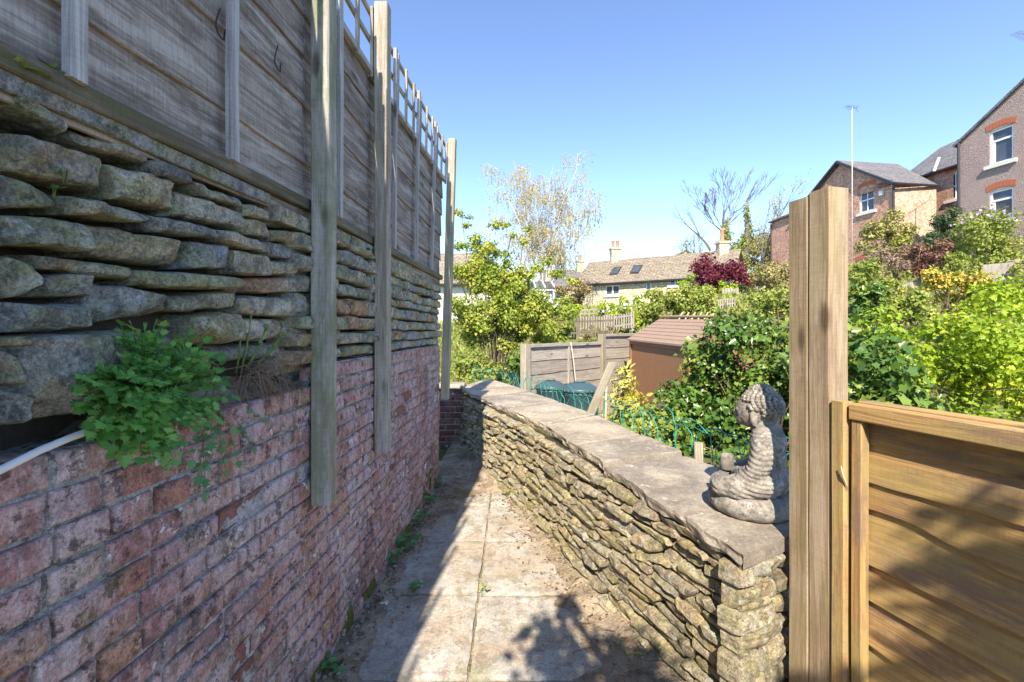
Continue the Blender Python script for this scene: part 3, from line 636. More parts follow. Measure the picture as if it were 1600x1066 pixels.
# squared stones of the near end
E0, E1 = V((.806, 1.597, 0)), V((1.30, 1.90, 0)); ET = (E1-E0).normalized(); EN = V((ET.y, -ET.x, 0))
def CE(s, off, z): return tuple(E0+ET*s+EN*off+V((0, 0, z)))
z = -.02
while z < .65:
    h = rng.uniform(.07, .11); h = .665-z if .665-z-h < .05 else h; s = rng.uniform(-.06, .0)
    while s < .5:
        l = rng.uniform(.16, .3); stone(mb, [(max(s, -.025)+.003, z+h-.004), (s+l-.004, z+h-.006), (s+l-.004, z+.003), (max(s, -.025)+.003, z+.003)], CE, rng.uniform(.012, .03), .08, (16, 10), .10, .007, .010, 16., None, .012, .006, 0, 3); s += l
    z += h
mb.build('stones', 'stone_buff', root, False)
mb = MB(); vs = []; ns = 90
for k in range(9):
    for i in range(ns+1): vs.append(CW(TOT*i/ns, -.045, -.1+.78*k/8))
mb.add(vs, [(k*91+i, k*91+i+1, k*91+92+i, k*91+91+i) for k in range(8) for i in range(ns)])
vs = []
for k in range(2):
    for i in range(9): vs.append(CE(.06+.47*i/8, -.04, -.1+.78*k))
mb.add(vs, [(i, i+1, i+10, i+9) for i in range(8)]); mb.build('earth_core', 'earth', root)
ST = [((.805, 1.568), (1.42, 1.93), .728, .722), ((.53, 2.60), (1.065, 2.83), .725, .745), ((.435, 3.04), (.95, 3.35), .738, .728), ((.262, 3.71), (.76, 4.15), .728, .730), ((-.05, 4.46), (.50, 4.85), .732, .738), ((-.34, 5.06), (.2, 5.6), .742, .752), ((-.70, 5.92), (-.34, 6.9), .762, .765)]
for i in range(6):
    (a, b, _, z1), (c, d, z2, _) = ST[i], ST[i+1]; z1 = ST[i][3] if i else .722
    FL, FR, BR_, BL = V((*a, z1)), V((*c, z2)), V((*d, z2-.004)), V((*b, z1-.004)); mb = MB()
    def MP(u, off, z, FL=FL, FR=FR, BR_=BR_, BL=BL): p = (FL*(1-u)+FR*u)*(1-z)+(BL*(1-u)+BR_*u)*z; return (p.x, p.y, p.z+off)
    ex = .013/max(.3, (V((*c, 0))-V((*a, 0))).length)
    Lf = (FR-FL).length; r = rng.random(); na, nb = int(18+Lf*26), 20
    vs = []; A = [0]+[j/na for j in range(na+1)]+[1]; B = [0]+[j/nb for j in range(nb+1)]+[1]; sd = r*40
    B = [0, 0]+B
    for jb, b_ in enumerate(B):
        for ia, a_ in enumerate(A):
            rim = ia in (0, len(A)-1) or jb in (0, 1, 2, len(B)-1)
            u = ex+(1-2*ex)*a_; v = b_; lev = {0: 1., 1: .66, 2: .3}.get(jb, 1.)
            if b_ == 0:                               # ragged front edge
                e = .022*n3(u*Lf*4+sd, 1)+.010*n3(u*Lf*11+sd, 4); v -= e/.55
                if jb < 3: v += (.022*n3(u*Lf*6+sd, 7, lev*2)+.014*n3(u*Lf*17+sd*2, 2, lev*5)+.008*fbm(u*Lf*40, lev*6, sd)+.02*max(0, lev-.5))
            p = V(MP(u, 0, v)); ed = min(a_*Lf, (1-a_)*Lf, b_*.5)
            p.z += .0035*fbm(p.x*7, p.y*7, sd)+.0015*fbm(p.x*30, p.y*30, sd)-(.005+.005*n3(u*Lf*20, 3) if ed == 0 else 0)-(.003 if 0 < ed < .03 and n3(p.x*9, p.y*9) > .1 else 0)
            if rim: p.z -= (.050+.018*n3(u*Lf*5+sd, 2)+.006*n3(u*Lf*15+sd, 5))*lev
            vs.append(p)
    k = len(A); mb.add(vs, [(j*k+i_, j*k+i_+1, j*k+k+i_+1, j*k+k+i_) for j in range(len(B)-1) for i_ in range(k-1)], r)
    mb.build('coping_stone', 'coping', root, False)
# a thin stone lying along the step in the coping
# ---------------------------------------------------------------- low brick return wall at the far end
root = thing('low_brick_wall', 'short dark red brick wall in shade closing the far end of the path', 'wall', (-.95, 5.78, 0))
def RW(u, off, z): return (u, 5.78-off, z)
mb = MB(); 
for i in range(-1, 10):
    z0 = i*.075; u = -1.4+(.11 if i % 2 else 0)
    while u < -.63:
        a, b = u+.006, min(u+.219, -.63); u += .225
        if b-a > .03: stone(mb, [(a, z0+.066), (b, z0+.066), (b, z0+.004), (a, z0+.004)], RW, rng.uniform(.004, .01), .05, (4, 3), .05, .006, .003, 30., None, .003, .003)
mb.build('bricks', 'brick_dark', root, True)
mb = MB(); box(mb, (-1.45, 5.785, -.1), (-.63, 5.98, .752)); mb.build('mortar_bed', 'mortar', root)
mb = MB(); stone(mb, [(-1.5, 6.02), (-.60, 6.02), (-.60, 5.74), (-1.5, 5.74)], lambda u, o, z: (u, z, .757+o), .05, .01, (16, 8), .03, .01, .004, 12., .4, .003, .006); mb.build('coping_stone', 'coping', root)
# ---------------------------------------------------------------- right: sawn post, batten and low waney-edge panel
PD = V((-.280, .960, 0)).normalized(); PN = V((-PD.y, PD.x, 0))          # along the panel (away), and its face towards the path
pr = V((.96, .28, 0)).normalized()
corner = V((1.0625, 1.52, 0))
root = thing('gate_post', 'tall rough-sawn timber post of two lengths bolted together, beside the statue', 'gate post', corner)
for k in range(2):
    mb = MB(); c = corner+PD*(.041+.0815*k)+pr*.043+V((0, 0, -.1)); top = 1.979 if k == 0 else 1.968
    bar(mb, c, UP, PD, pr, top+.1, .080, .086, 40, .005, .0022, None, .75 if k == 0 else .35)
    mb.build('timber', 'wood_sleeper', root)
b0 = V((1.086, 1.496, -.1))
mb = MB(); bar(mb, b0, UP, PD, pr, 1.365, .045, .045, 24, .004, .0015, None, .9)
o = mb.build('fence_batten', 'wood_new'); rebase(o, b0); tag(o, 'square honey coloured batten standing between the tall sawn post and the low board panel', 'batten')
P0 = V((1.102, 1.465, 0)); root = thing('waney_fence', 'low honey coloured panel of waney-edged overlapping boards, beside the tall sawn post', 'fence panel', P0)
PDn = -PD; PL_ = 1.75
mb = MB(); zs = [1.215, 1.137, 1.022, .917, .757, .637, .50, .37, .24, .10, -.05]
for i in range(len(zs)-1):
    top, bot = zs[i]+.035, zs[i+1]; ph = rng.random()*30; up = (UP+PN*(-.10)).normalized()
    amp = [.006, .016, .020, .012, .010, .014, .010, .012, .01, .01][i]
    o_ = P0+PN*(-.030+.0)+V((0, 0, (top+bot)/2))-PDn*.02
    def low(l, ph=ph, amp=amp, i=i): return amp*n3(l*2.6+ph, 2)+.35*amp*n3(l*9+ph, 5)-(.022*math.exp(-((l-.40)/.10)**2) if i == 2 else 0)+(.016*math.exp(-((l-.14)/.09)**2) if i == 2 else 0)
    bar(mb, o_, PDn, up, PN, PL_, top-bot, .011, 70, .002, .0015, low)
mb.build('boards', 'wood_new', root)
mb = MB(); bar(mb, P0+PN*.002+V((0, 0, 1.237))-PDn*.0, PDn, UP, PN, PL_, .052, .040, 30, .004, .0015, None, .8); mb.build('top_rail', 'wood_new', root)
mb = MB(); bar(mb, P0+PN*.000+PDn*.018+V((0, 0, -.08)), UP, PDn, PN, 1.288, .034, .034, 20, .003, .0015, None, .6); mb.build('stile', 'wood_new', root)
mb = MB(); bar(mb, P0+PN*(-.045)+V((0, 0, 1.259))-PDn*.0, PDn, UP, PN, PL_, .02, .052, 30, .003, .001, None, .7); mb.build('capping', 'wood_new', root)
mb = MB(); o_ = V((1.060, 1.466, 1.06)); tube(mb, [o_, o_+V((.004, -.004, -.03)), o_+V((.012, -.006, -.055)), o_+V((.02, -.003, -.075))], [.0015, .003, .0028, .001], 5)
o = mb.build('wood_splinter', 'cane', None, True); rebase(o, o_); tag(o, 'pale curled splinter peeling from the edge of the square batten', 'splinter')

# ---------------------------------------------------------------- seated statue on the coping
SR = V((1.045, 1.985, .722)); YAW = R(143)                                   # local +x is the way it faces
srot = Matrix.Rotation(YAW, 3, 'Z')
def remesh(mbx, vox, smooth=3):
    me = bpy.data.meshes.new('t'); me.from_pydata(mbx.v, [], mbx.f); ob = bpy.data.objects.new('t', me); COL.objects.link(ob)
    k = ob.modifiers.new('r', 'REMESH'); k.mode = 'VOXEL'; k.voxel_size = vox
    k2 = ob.modifiers.new('s', 'SMOOTH'); k2.iterations = smooth; k2.factor = .5
    dg = bpy.context.evaluated_depsgraph_get(); e = ob.evaluated_get(dg).to_mesh()
    vs = [v.co.copy() for v in e.vertices]; fs = [tuple(p.vertices) for p in e.polygons]
    nr = [v.normal.copy() for v in e.vertices]
    bpy.data.objects.remove(ob); bpy.data.meshes.remove(me); return vs, fs, nr
def ell(mb, c, r, rot=None, n=16):
    vs, fs = [], []; c = V(c)
    for i in range(n+1):
        t = math.pi*i/n
        for k in range(2*n):
            a = math.pi*k/n; p = V((r[0]*math.sin(t)*math.cos(a), r[1]*math.sin(t)*math.sin(a), r[2]*math.cos(t)))
            if rot: p = rot @ p
            vs.append(c+p)
    for i in range(n):
        for k in range(2*n): q = (k+1) % (2*n); fs.append((i*2*n+k, i*2*n+2*n+k, i*2*n+2*n+q, i*2*n+q))
    mb.add(vs, fs)
def limb(mb, pts, rad): 
    tube(mb, pts, rad, 14)
    for p, r in zip(pts, rad): ell(mb, p, (r, r, r), None, 8)
root = thing('statue', 'grey stone garden statue of a seated robed figure with curled hair, on the coping', 'statue', SR)
root.rotation_euler = (0, 0, 0)
mb = MB()                                            # cushion base
lathe(mb, (0, 0, 0), [(.150, 0), (.165, .012), (.176, .035), (.176, .058), (.165, .080), (.145, .090)], 40, .5, 0, 1.0, 1.12)
vs, fs, nr = remesh(mb, .008, 2)
vs = [V(v)*1+n_*.004*fbm(v.x*30, v.y*30, v.z*30) for v, n_ in zip(vs, nr)]
mb = MB(); mb.add([SR+srot @ v for v in vs], fs); mb.build('base', 'statue', root, True)
mb = MB(); T3 = lambda a, ax: Matrix.Rotation(a, 3, ax)
ell(mb, (-.055, 0, .15), (.095, .125, .075))          # hips
ell(mb, (-.060, 0, .235), (.072, .095, .10)); ell(mb, (-.062, 0, .31), (.070, .105, .085)); ell(mb, (-.058, 0, .365), (.052, .110, .042))
def HD(p): return (-.018+(p[0]+.01)*1.16, p[1]*1.16, .462+(p[2]-.475)*1.16)
def hell(c, r): ell(mb, HD(c), tuple(x*1.16 for x in r))
limb(mb, [(-.05, 0, .36), (-.032, 0, .42)], [.048, .046])
hell((-.010, 0, .465), (.068, .060, .074)); hell((-.030, 0, .488), (.068, .066, .064)); hell((.026, 0, .430), (.034, .036, .030)); hell((-.03, 0, .546), (.032, .032, .020)); hell((-.045, 0, .445), (.045, .046, .05))
hell((.058, 0, .455), (.011, .010, .017)); hell((.050, 0, .475), (.012, .012, .012)); hell((.052, 0, .428), (.008, .017, .005)); hell((.045, 0, .414), (.014, .018, .011))
for s_ in (-1, 1):
    hell((-.012, s_*.063, .445), (.014, .010, .034)); hell((.049, s_*.022, .468), (.008, .013, .006))
for s_ in (-1, 1):
    limb(mb, [(-.058, s_*.105, .355), (-.062, s_*.128, .30), (-.055, s_*.140, .245), (-.035, s_*.138, .20)], [.046, .045, .043, .042])
    limb(mb, [(-.035, s_*.138, .20), (.01, s_*.105, .178), (.050, s_*.045, .170)], [.042, .034, .024])
    limb(mb, [(-.06, s_*.08, .14), (.03, s_*.14, .128), (.085, s_*.135, .122)], [.062, .055, .048])
    limb(mb, [(.085, s_*.135, .122), (.115, s_*.06, .115), (.105, -s_*.04, .118)], [.048, .042, .032])
    ell(mb, (-.03, s_*.135, .155), (.075, .045, .065))
vs, fs, nr = remesh(mb, .0052, 4); out = []
for v, n_ in zip(vs, nr):
    d = 0.; fade = lambda x, a, b: max(0., min(1., (x-a)/(b-a)))
    side = fade(abs(v.y), .055, .09)
    if v.z < .375:
        rr = math.hypot(v.x+.075, (v.z-.375)*.85); arc = rr*2*math.pi/.036+2.2*n3(v.x*7, v.y*5, v.z*6)
        w = fade(v.z, .365, .30)*side*(1-.55*fade(v.x, -.0, .06))
        d += .0032*w*(abs(math.sin(arc))**.7*2-1.25)
        back = fade(v.x, -.085, -.105); ang = math.atan2(v.y, -.02-v.x)
        d += .003*back*(abs(math.sin(ang*9+v.z*9+1.5*n3(v.y*6, v.z*6)))**.7*2-1.2)*(1-side*.6)
        if v.x > .02 and v.z < .19: d += .0022*(math.sin((v.z*1.0+v.y*.4)*230))*.7
    if .352 < v.z < .39 and v.x < .03: d += .002*math.sin(v.z*420)
    d += .0016*fbm(v.x*60, v.y*60, v.z*60)+.0012*n3(v.x*25, v.y*25, v.z*25)
    out.append(V(v)+n_*d)
out = [V((v.x, v.y, v.z*.95)) for v in out]; mb = MB(); mb.add([SR+srot @ v for v in out], fs); body = mb.build('figure', 'statue', root, True)
mb = MB(); q = random.Random(4)                      # the cap of small curls
for row in range(13):
    th = .12+row*.15; nring = max(1, int(2*math.pi*math.sin(th)*.07/.0172))
    for k in range(nring):
        a = 2*math.pi*(k+.5*(row % 2))/nring; d = V((math.sin(th)*math.cos(a), math.sin(th)*math.sin(a), math.cos(th)))
        c = V((-.028, 0, .482))+V((d.x*.069, d.y*.0675, d.z*.069))
        if c.z < .425 or (c.x > .004 and c.z < .508) or (abs(c.y) > .05 and c.z < .470 and c.x > -.035): continue
        s_ = .0115*q.uniform(.85, 1.1); ell(mb, HD(c), (s_, s_, s_*.9), None, 5)
for row in range(5):
    th = .2+row*.33; nring = max(1, int(2*math.pi*math.sin(th)*.032/.013))
    for k in range(nring):
        a = 2*math.pi*(k+.5*(row % 2))/nring; c = V((-.03, 0, .543))+V((math.sin(th)*math.cos(a), math.sin(th)*math.sin(a), math.cos(th)*.66))*.034
        ell(mb, HD(c), (.010, .010, .009), None, 5)
mb.v = [tuple(SR+srot @ V((v[0], v[1], v[2]*.95))) for v in mb.v]; mb.build('hair', 'statue', root, True)
mb = MB(); lathe(mb, (.098, .0, .150), [(.024, 0), (.0275, .006), (.029, .030), (.0285, .058), (.025, .068), (.018, .069), (.014, .062), (.0, .060)], 20)
mb.v = [tuple(SR+srot @ V(v)) for v in mb.v]; o = mb.build('bowl', 'statue', root, True)

# ---------------------------------------------------------------- green wire border fence, stakes
def wire_border(name, pts, lab, hts, n, wr=.0026, group='lengths of looped green wire edging'):
    pts = [V(p) for p in pts]; sg = [(b-a).length for a, b in zip(pts, pts[1:])]; T = sum(sg); q = random.Random(n)
    def along(s):
        s = max(0, min(T, s)); k = 0
        while k < len(sg)-1 and s > sg[k]: s -= sg[k]; k += 1
        return pts[k].lerp(pts[k+1], s/sg[k]), (pts[k+1]-pts[k]).normalized()
    mb = MB(); sp = T/n; wdt = sp*1.9
    for i in range(-1, n):
        a, b = i*sp, i*sp+wdt; P = []; h = hts*q.uniform(.9, 1.1); ln = V((q.uniform(-.05, .05), q.uniform(-.05, .05), 0)); ph = q.random()*6
        for k in range(23):
            t = k/22
            if t < .3: s, zz = a, (t/.3)*.62*h
            elif t > .7: s, zz = b, ((1-t)/.3)*.62*h
            else: th = math.pi*(t-.3)/.4; s, zz = (a+b)/2-(b-a)/2*math.cos(th), .62*h+.38*h*math.sin(th)
            p, tg = along(s); nn = V((-tg.y, tg.x, 0)); P.append(p+V((0, 0, zz))+ln*zz+nn*(.006*math.sin(k*2.2+ph))+tg*.004*math.sin(k*3+ph))
        tube(mb, P, wr, 5)
        P2 = [p+V((.003*math.sin(k*2.4), .003*math.cos(k*2.4), .002)) for k, p in enumerate(P)]; tube(mb, P2, wr*.8, 4)
    for zz in (.10, .34*hts/.4, .2):
        P = []
        for k in range(n*3+1): p, tg = along(T*k/(n*3)); P.append(p+V((0, 0, zz+.012*math.sin(k*1.3)+.01*q.uniform(-1, 1))))
        tube(mb, P, wr*.8, 4)
    o = mb.build(name, 'wire', None, True); rebase(o, pts[0]); tag(o, lab, 'wire fence', group); return o
wire_border('wire_fence', [(1.56, 2.05, .55), (1.30, 2.42, .55), (1.14, 2.80, .55), (1.04, 3.2, .53), (.92, 3.75, .52), (.83, 4.12, .5)], 'looped green wire edging beside the coping behind the seated statue', .40, 12)
wire_border('wire_fence', [(.80, 4.25, .44), (.62, 4.75, .44), (.40, 5.3, .46), (.15, 5.9, .5)], 'looped green wire edging in front of the two compost bins', .42, 11)
wire_border('wire_fence', [(.10, 6.05, .5), (-.02, 6.6, .5), (-.30, 7.0, .52), (-.62, 7.3, .5)], 'looped green wire edging before the yellow-green shrub and panel post', .40, 8)
mb = MB(); a, b = at(921, 652, 4.25), at(957, 566, 4.2); a = a-(b-a)*.5; bar(mb, a, b-a, (1, .2, 0), (-.2, 1, 0), (b-a).length, .085, .03, 14, .005, .003)
o = mb.build('wooden_stake', 'wood_pale'); rebase(o, a); tag(o, 'pale wooden stake leaning over beside the compost bins', 'stake')
mb = MB(); a, b = at(1093, 745, 2.78), at(1091, 692, 2.78); a.z -= .2; bar(mb, a, b-a, (1, -.4, 0), (.4, 1, 0), (b-a).length, .05, .045, 8, .006, .003)
o = mb.build('wooden_stake', 'wood_pale'); rebase(o, a); tag(o, 'short square stake end poking up beside the coping edge', 'stake')
mb = MB(); a, b = at(799.5+9, 0, 1), at(0, 0, 1); 
mb = MB(); a, b = at(899.5, 596, 7.45), at(892, 535, 7.6); tube(mb, [a-(b-a)*.4, a, (a+b)/2+V((.006, 0, 0)), b], .009, 6); o = mb.build('garden_cane', 'cane', None, True); rebase(o, a); tag(o, 'thin bamboo cane leaning against the grey garden fence', 'cane')
mb = MB(); a, b = at(946, 660, 5.0), at(948, 585, 5.05); tube(mb, [a-(b-a)*.4, a, b], .012, 6); o = mb.build('garden_cane', 'cane', None, True); rebase(o, a); tag(o, 'thin upright pale cane beside the leaning stake', 'cane')

# ---------------------------------------------------------------- compost bins
def bin_(px, py, Y, r, lab):
    c = at(px, py, Y); z0 = c.z-.80; t = thing('compost_bin', lab, 'compost bin', (c.x, c.y, z0), 'compost bins')
    mb = MB(); lathe(mb, (c.x, c.y, z0), [(r*1.12, 0), (r*1.15, .03), (r*1.08, .3), (r*1.0, .68), (r*1.03, .685), (r*1.03, .70), (r*.97, .705)], 36); mb.build('body', 'bin', t, True)
    mb = MB(); lathe(mb, (c.x, c.y, z0+.7), [(r*1.0, .003), (r*1.06, .01), (r*1.07, .05), (r*1.02, .062), (r*.9, .075), (r*.62, .115), (r*.58, .12), (r*.3, .125), (.001, .125)], 36)
    for k in range(24): a = 2*math.pi*k/24; p = V((c.x+r*1.06*math.cos(a), c.y+r*1.06*math.sin(a), z0+.735)); box(mb, p-V((.012, .012, .022)), p+V((.012, .012, .012)))
    ld = mb.build('lid', 'bin', t, True)
    mb = MB(); tube(mb, [(c.x-.07, c.y, z0+.815), (c.x-.055, c.y, z0+.842), (c.x+.055, c.y, z0+.842), (c.x+.07, c.y, z0+.815)], .012, 8); mb.build('handle', 'bin', ld, True)
bin_(861, 598, 6.75, .215, 'dark green plastic compost bin nearest the white fence post')
bin_(906, 601, 6.1, .235, 'larger dark green plastic compost bin beside the leaning stake')

# ---------------------------------------------------------------- far garden fence: concrete posts and grey panels
FD = V((678/711, 1, 0)).normalized(); FN = V((FD.y, -FD.x, 0))
def far_panel(p0, L, ztop, lab, nb=8):
    t = thing('garden_fence', lab, 'fence panel', p0, 'grey panels of the garden fence')
    mb = MB(); p0 = V(p0); z = ztop-.045; k = 0
    while z > ztop-1.75:
        h = .21; ph = rng.random()*20; o_ = p0+V((0, 0, 0)); o_.z = z-h/2; up = (UP+FN*(-.06)).normalized()
        bar(mb, o_+FN*.0, FD, up, FN, L, h+.025, .012, 20, .002, .0015, lambda l, ph=ph: .012*n3(l*1.8+ph, 2)); z -= h
    mb.build('boards', 'wood_far', t)
    mb = MB(); o_ = V((p0.x, p0.y, ztop-.025))+FN*.015; bar(mb, o_, FD, UP, FN, L, .055, .05, 10); mb.build('top_rail', 'wood_far', t)
    mb = MB(); o_ = p0+FD*L*.50+FN*.018; o_.z = ztop-1.7; bar(mb, o_, UP, FD, FN, 1.65, .045, .03, 8); mb.build('batten', 'wood_far', t)
def far_post(p, h, lab, w=.13):
    mb = MB(); p = V(p); bar(mb, p, UP, FD, FN, h, w, .11, 10, .008, .003); o = mb.build('fence_post', 'wood_pale'); rebase(o, p); tag(o, lab, 'fence post', 'posts of the garden fence')
a = at(828, 538, 7.0); far_panel((a.x, a.y, -.5), 1.95, 1.275, 'grey waney-board garden fence panel behind the compost bins')
far_post((a.x-.07, 6.93, -.5), 1.78, 'pale square garden fence post at the end of the panel behind the bins')
e = V((a.x, a.y, 0))+FD*2.02; far_post((e.x, e.y, -.5), 1.92, 'taller pale garden fence post between the two grey panels', .12)
e2 = V((a.x, a.y, 0))+FD*2.09; far_panel((e2.x, e2.y, -.5), 1.9, 1.42, 'grey waney-board garden fence panel running behind the brown shed')

# ---------------------------------------------------------------- brown plastic shed
root = thing('garden_shed', 'brown plastic garden shed with a ribbed pitched roof, half hidden by ivy', 'shed', (2.235, 8.5, -.45))
A_, B_ = V((2.235, 8.5, 1.335)), V((2.62, 6.72, 1.285)); SD = (B_-A_); SL = SD.length; SDn = SD.normalized(); SX = V((-SDn.y, SDn.x, 0)).normalized(); SX = SX if SX.x > 0 else -SX; 
Wd = 1.22
def SP(s, w, z): p = A_+SDn*s+SX*w; p.z = p.z-1.335+z; return p
mb = MB(); zb = -.5
nrib = 26
vs, fs = [], []
for i in range(nrib*2+1):
    s_ = SL*i/(nrib*2); dpt = .0015 if i % 2 else 0
    for z in (zb, 1.33): vs.append(SP(s_, dpt, z))
fs = [(2*i, 2*i+2, 2*i+3, 2*i+1) for i in range(nrib*2)]; mb.add(vs, fs)
for s_ in (0, SL): mb.add([SP(s_, 0, zb), SP(s_, Wd, zb), SP(s_, Wd, 1.33), SP(s_, Wd/2, 1.70), SP(s_, 0, 1.33)], [(0, 1, 2, 3, 4)])
mb.add([SP(0, Wd, zb), SP(SL, Wd, zb), SP(SL, Wd, 1.33), SP(0, Wd, 1.33)], [(0, 1, 2, 3)]); mb.build('walls', 'shed', root)
mb = MB()
for sgn in (0, 1):
    n = 7
    for k in range(n):
        t0, t1 = k/n, (k+1)/n; ov = .07
        def RP(s, t, up): w = -ov+(Wd/2+ov)*t; return SP(s, w if sgn == 0 else Wd-w, 1.345-ov*.57+(Wd/2+ov)*.57*t+up)
        s0, s1 = -.06, SL+.06
        v = [RP(s0, t0, .018), RP(s1, t0, .018), RP(s1, t1, .006), RP(s0, t1, .006), RP(s0, t0, -.012), RP(s1, t0, -.012), RP(s1, t1, -.018), RP(s0, t1, -.018)]
        mb.add(v, [(0, 1, 2, 3), (7, 6, 5, 4), (0, 4, 5, 1), (2, 6, 7, 3), (1, 5, 6, 2), (3, 7, 4, 0)])
rf = mb.build('roof', 'shed_roof', root)
mb = MB(); tube(mb, [SP(-.06, Wd/2, 1.745), SP(SL+.06, Wd/2, 1.745)], .022, 8); mb.build('ridge', 'shed_roof', rf)
mb = MB(); bar(mb, SP(-.02, -.012, zb), UP, SDn, SX, 1.82, .05, .03, 4); bar(mb, SP(SL, -.012, zb), UP, SDn, SX, 1.82, .05, .03, 4); bar(mb, SP(0, -.02, 1.275), SDn, UP, SX, SL, .09, .03, 4); mb.build('trim', 'shed', root)
# ---------------------------------------------------------------- houses
def wall_holes(mb, O, ax, L, H, holes, depth=.12, top=None, mat=0):
    """a masonry face from O along ax, L long and H high, with reveals round each hole (u0, z0, u1, z1); top = extra outline points above"""
    O = V(O); ax = V(ax).normalized(); inn = V((-ax.y, ax.x, 0))
    if inn.y < 0 and abs(inn.y) > abs(inn.x): inn = -inn
    if abs(inn.x) >= abs(inn.y) and inn.x < 0: inn = -inn
    P = lambda u, z, d=0.: O+ax*u+V((0, 0, z))+inn*d
    us = sorted(set([0, L]+[h[0] for h in holes]+[h[2] for h in holes])); zs = sorted(set([0, H]+[h[1] for h in holes]+[h[3] for h in holes]))
    for a, b in zip(us, us[1:]):
        for c, d in zip(zs, zs[1:]):
            if any(h[0] <= a and b <= h[2] and h[1] <= c and d <= h[3] for h in holes): continue
            mb.add([P(a, c), P(b, c), P(b, d), P(a, d)], [(0, 1, 2, 3)], .5, None, mat)
    for (a, c, b, d) in holes:
        q = [(a, c), (b, c), (b, d), (a, d)]
        for i in range(4): (u, z), (w, y) = q[i], q[(i+1) % 4]; mb.add([P(u, z), P(w, y), P(w, y, depth), P(u, z, depth)], [(0, 1, 2, 3)], .5, None, mat)
    if top: k = [P(u, z) for u, z in top]; mb.add(k, [tuple(range(len(k)))], .5, None, mat)
    return P, ax, inn
def window(root, P, ax, inn, h, kindw='sash', arch=True, sill=True, frame='white'):
    a, c, b, d = h; w, hh = b-a, d-c; fr = .07; mb = MB()
    def bx(u0, z0, u1, z1, d0, d1, m=mb):
        vs = [P(u, z, dd) for dd in (d0, d1) for z in (z0, z1) for u in (u0, u1)]
        m.add(vs, [(0, 1, 3, 2), (4, 6, 7, 5), (0, 4, 5, 1), (2, 3, 7, 6), (0, 2, 6, 4), (1, 5, 7, 3)])
    bx(a+.002, c+.002, a+fr, d-.002, .05, .11); bx(b-fr, c+.002, b-.002, d-.002, .05, .11); bx(a+fr+.002, c+.002, b-fr-.002, c+fr, .05, .11); bx(a+fr+.002, d-fr, b-fr-.002, d-.002, .05, .11)
    if kindw == 'sash': bx(a+fr+.002, c+hh*.5-.03, b-fr-.002, c+hh*.5+.03, .045, .10); bx(a+w*.5-.018, c+fr+.002, a+w*.5+.018, c+hh*.5-.032, .055, .09); bx(a+w*.5-.018, c+hh*.5+.032, a+w*.5+.018, d-fr-.002, .055, .09)
    if kindw == 'top': bx(a+fr+.002, c+hh*.68-.04, b-fr-.002, c+hh*.68+.04, .045, .10); bx(a+fr+.01, c+fr+.01, a+fr+.09, c+hh*.68-.045, .05, .09)
    if kindw == 'pair': bx(a+w*.5-.05, c+fr+.002, a+w*.5+.05, d-fr-.002, .045, .10)
    wn_ = mb.build('window', frame, root); mb = MB()
    mb.add([P(a+.01, c+.01, .085), P(b-.01, c+.01, .085), P(b-.01, d-.01, .085), P(a+.01, d-.01, .085)], [(0, 1, 2, 3)]); mb.build('pane', 'glass', wn_)
    if sill: mb = MB(); bx(a-.14, c-.15, b+.14, c-.003, -.10, .10, mb); mb.build('sill', 'sill', wn_)
    if arch:
        mb = MB(); n = 9; H0 = .24; A0, A1 = a-.10, b+.10
        for i in range(n):
            t0, t1 = (i+.04)/n, (i+.96)/n; up = lambda t: .10*math.sin(math.pi*t)
            u0, u1 = A0+(A1-A0)*t0, A0+(A1-A0)*t1; z0, z1 = d+.005+up(t0), d+.005+up(t1)
            vs = [P(u0, z0, -.012), P(u1, z1, -.012), P(u1+(t1-.5)*.05, z1+H0, -.012), P(u0+(t0-.5)*.05, z0+H0, -.012), P(u0, z0, .05), P(u1, z1, .05), P(u1+(t1-.5)*.05, z1+H0, .05), P(u0+(t0-.5)*.05, z0+H0, .05)]
            mb.add(vs, [(0, 1, 2, 3), (0, 4, 5, 1), (1, 5, 6, 2), (2, 6, 7, 3), (3, 7, 4, 0)])
        mb.build('arch', 'arch', wn_)
    return wn_
def quad_slab(mb, a, b, c, d, th, mat=0):
    a, b, c, d = map(V, (a, b, c, d)); n = (b-a).cross(d-a).normalized()
    if n.z < 0: n = -n
    lo = [p-n*th for p in (a, b, c, d)]
    mb.add([a, b, c, d]+lo, [(0, 1, 2, 3), (7, 6, 5, 4), (0, 4, 5, 1), (1, 5, 6, 2), (2, 6, 7, 3), (3, 7, 4, 0)], .5, None, mat)
HD_ = V((-.15, 1, 0)).normalized(); HX = V((1, .15, 0)).normalized()
# --- pebble-dashed gabled house
e = V((19.69, 20.0, 2.6)); root = thing('pebbledashed_house', 'tall grey-brown pebbledashed house gable with red brick window arches', 'house', e)
zt = 9.85-2.6; L = 12.0; ax = -HD_                     # runs from the far corner towards the camera
def u_of(px): # along the wall
    a = (px-CX)/F; return ((e.x-a*e.y)/(a*ax.y-ax.x)) 
hs = []
for (p0, p1, y0, y1) in ((1546, 1583, 254, 200), (1546, 1583, 345, 296), (1560, 1585, 425, 392)):
    u0, u1 = u_of(p0), u_of(p1); um = (u0+u1)/2; Y = e.y+ax.y*um
    hs.append((u0, EYE+(HY-y0)/F*Y-e.z, u1, EYE+(HY-y1)/F*Y-e.z))
ua = u_of(1612); slope = ((EYE+(HY-125)/F*(e.y+ax.y*u_of(1600)))-9.85)/u_of(1600); ua = 3.4; za = zt+slope*ua
mb = MB(); P, ax_, inn = wall_holes(mb, e, ax, L, zt, hs, .14, [(0, zt), (2*ua, zt), (ua, za)])
P2, _, _ = wall_holes(mb, e+HX*.0, HX, 6, zt, []); mb.build('wall', 'pebble', root)
for i, h in enumerate(hs): window(root, P, ax_, inn, h, 'top', True, i < 2)
mb = MB(); ri = inn*7
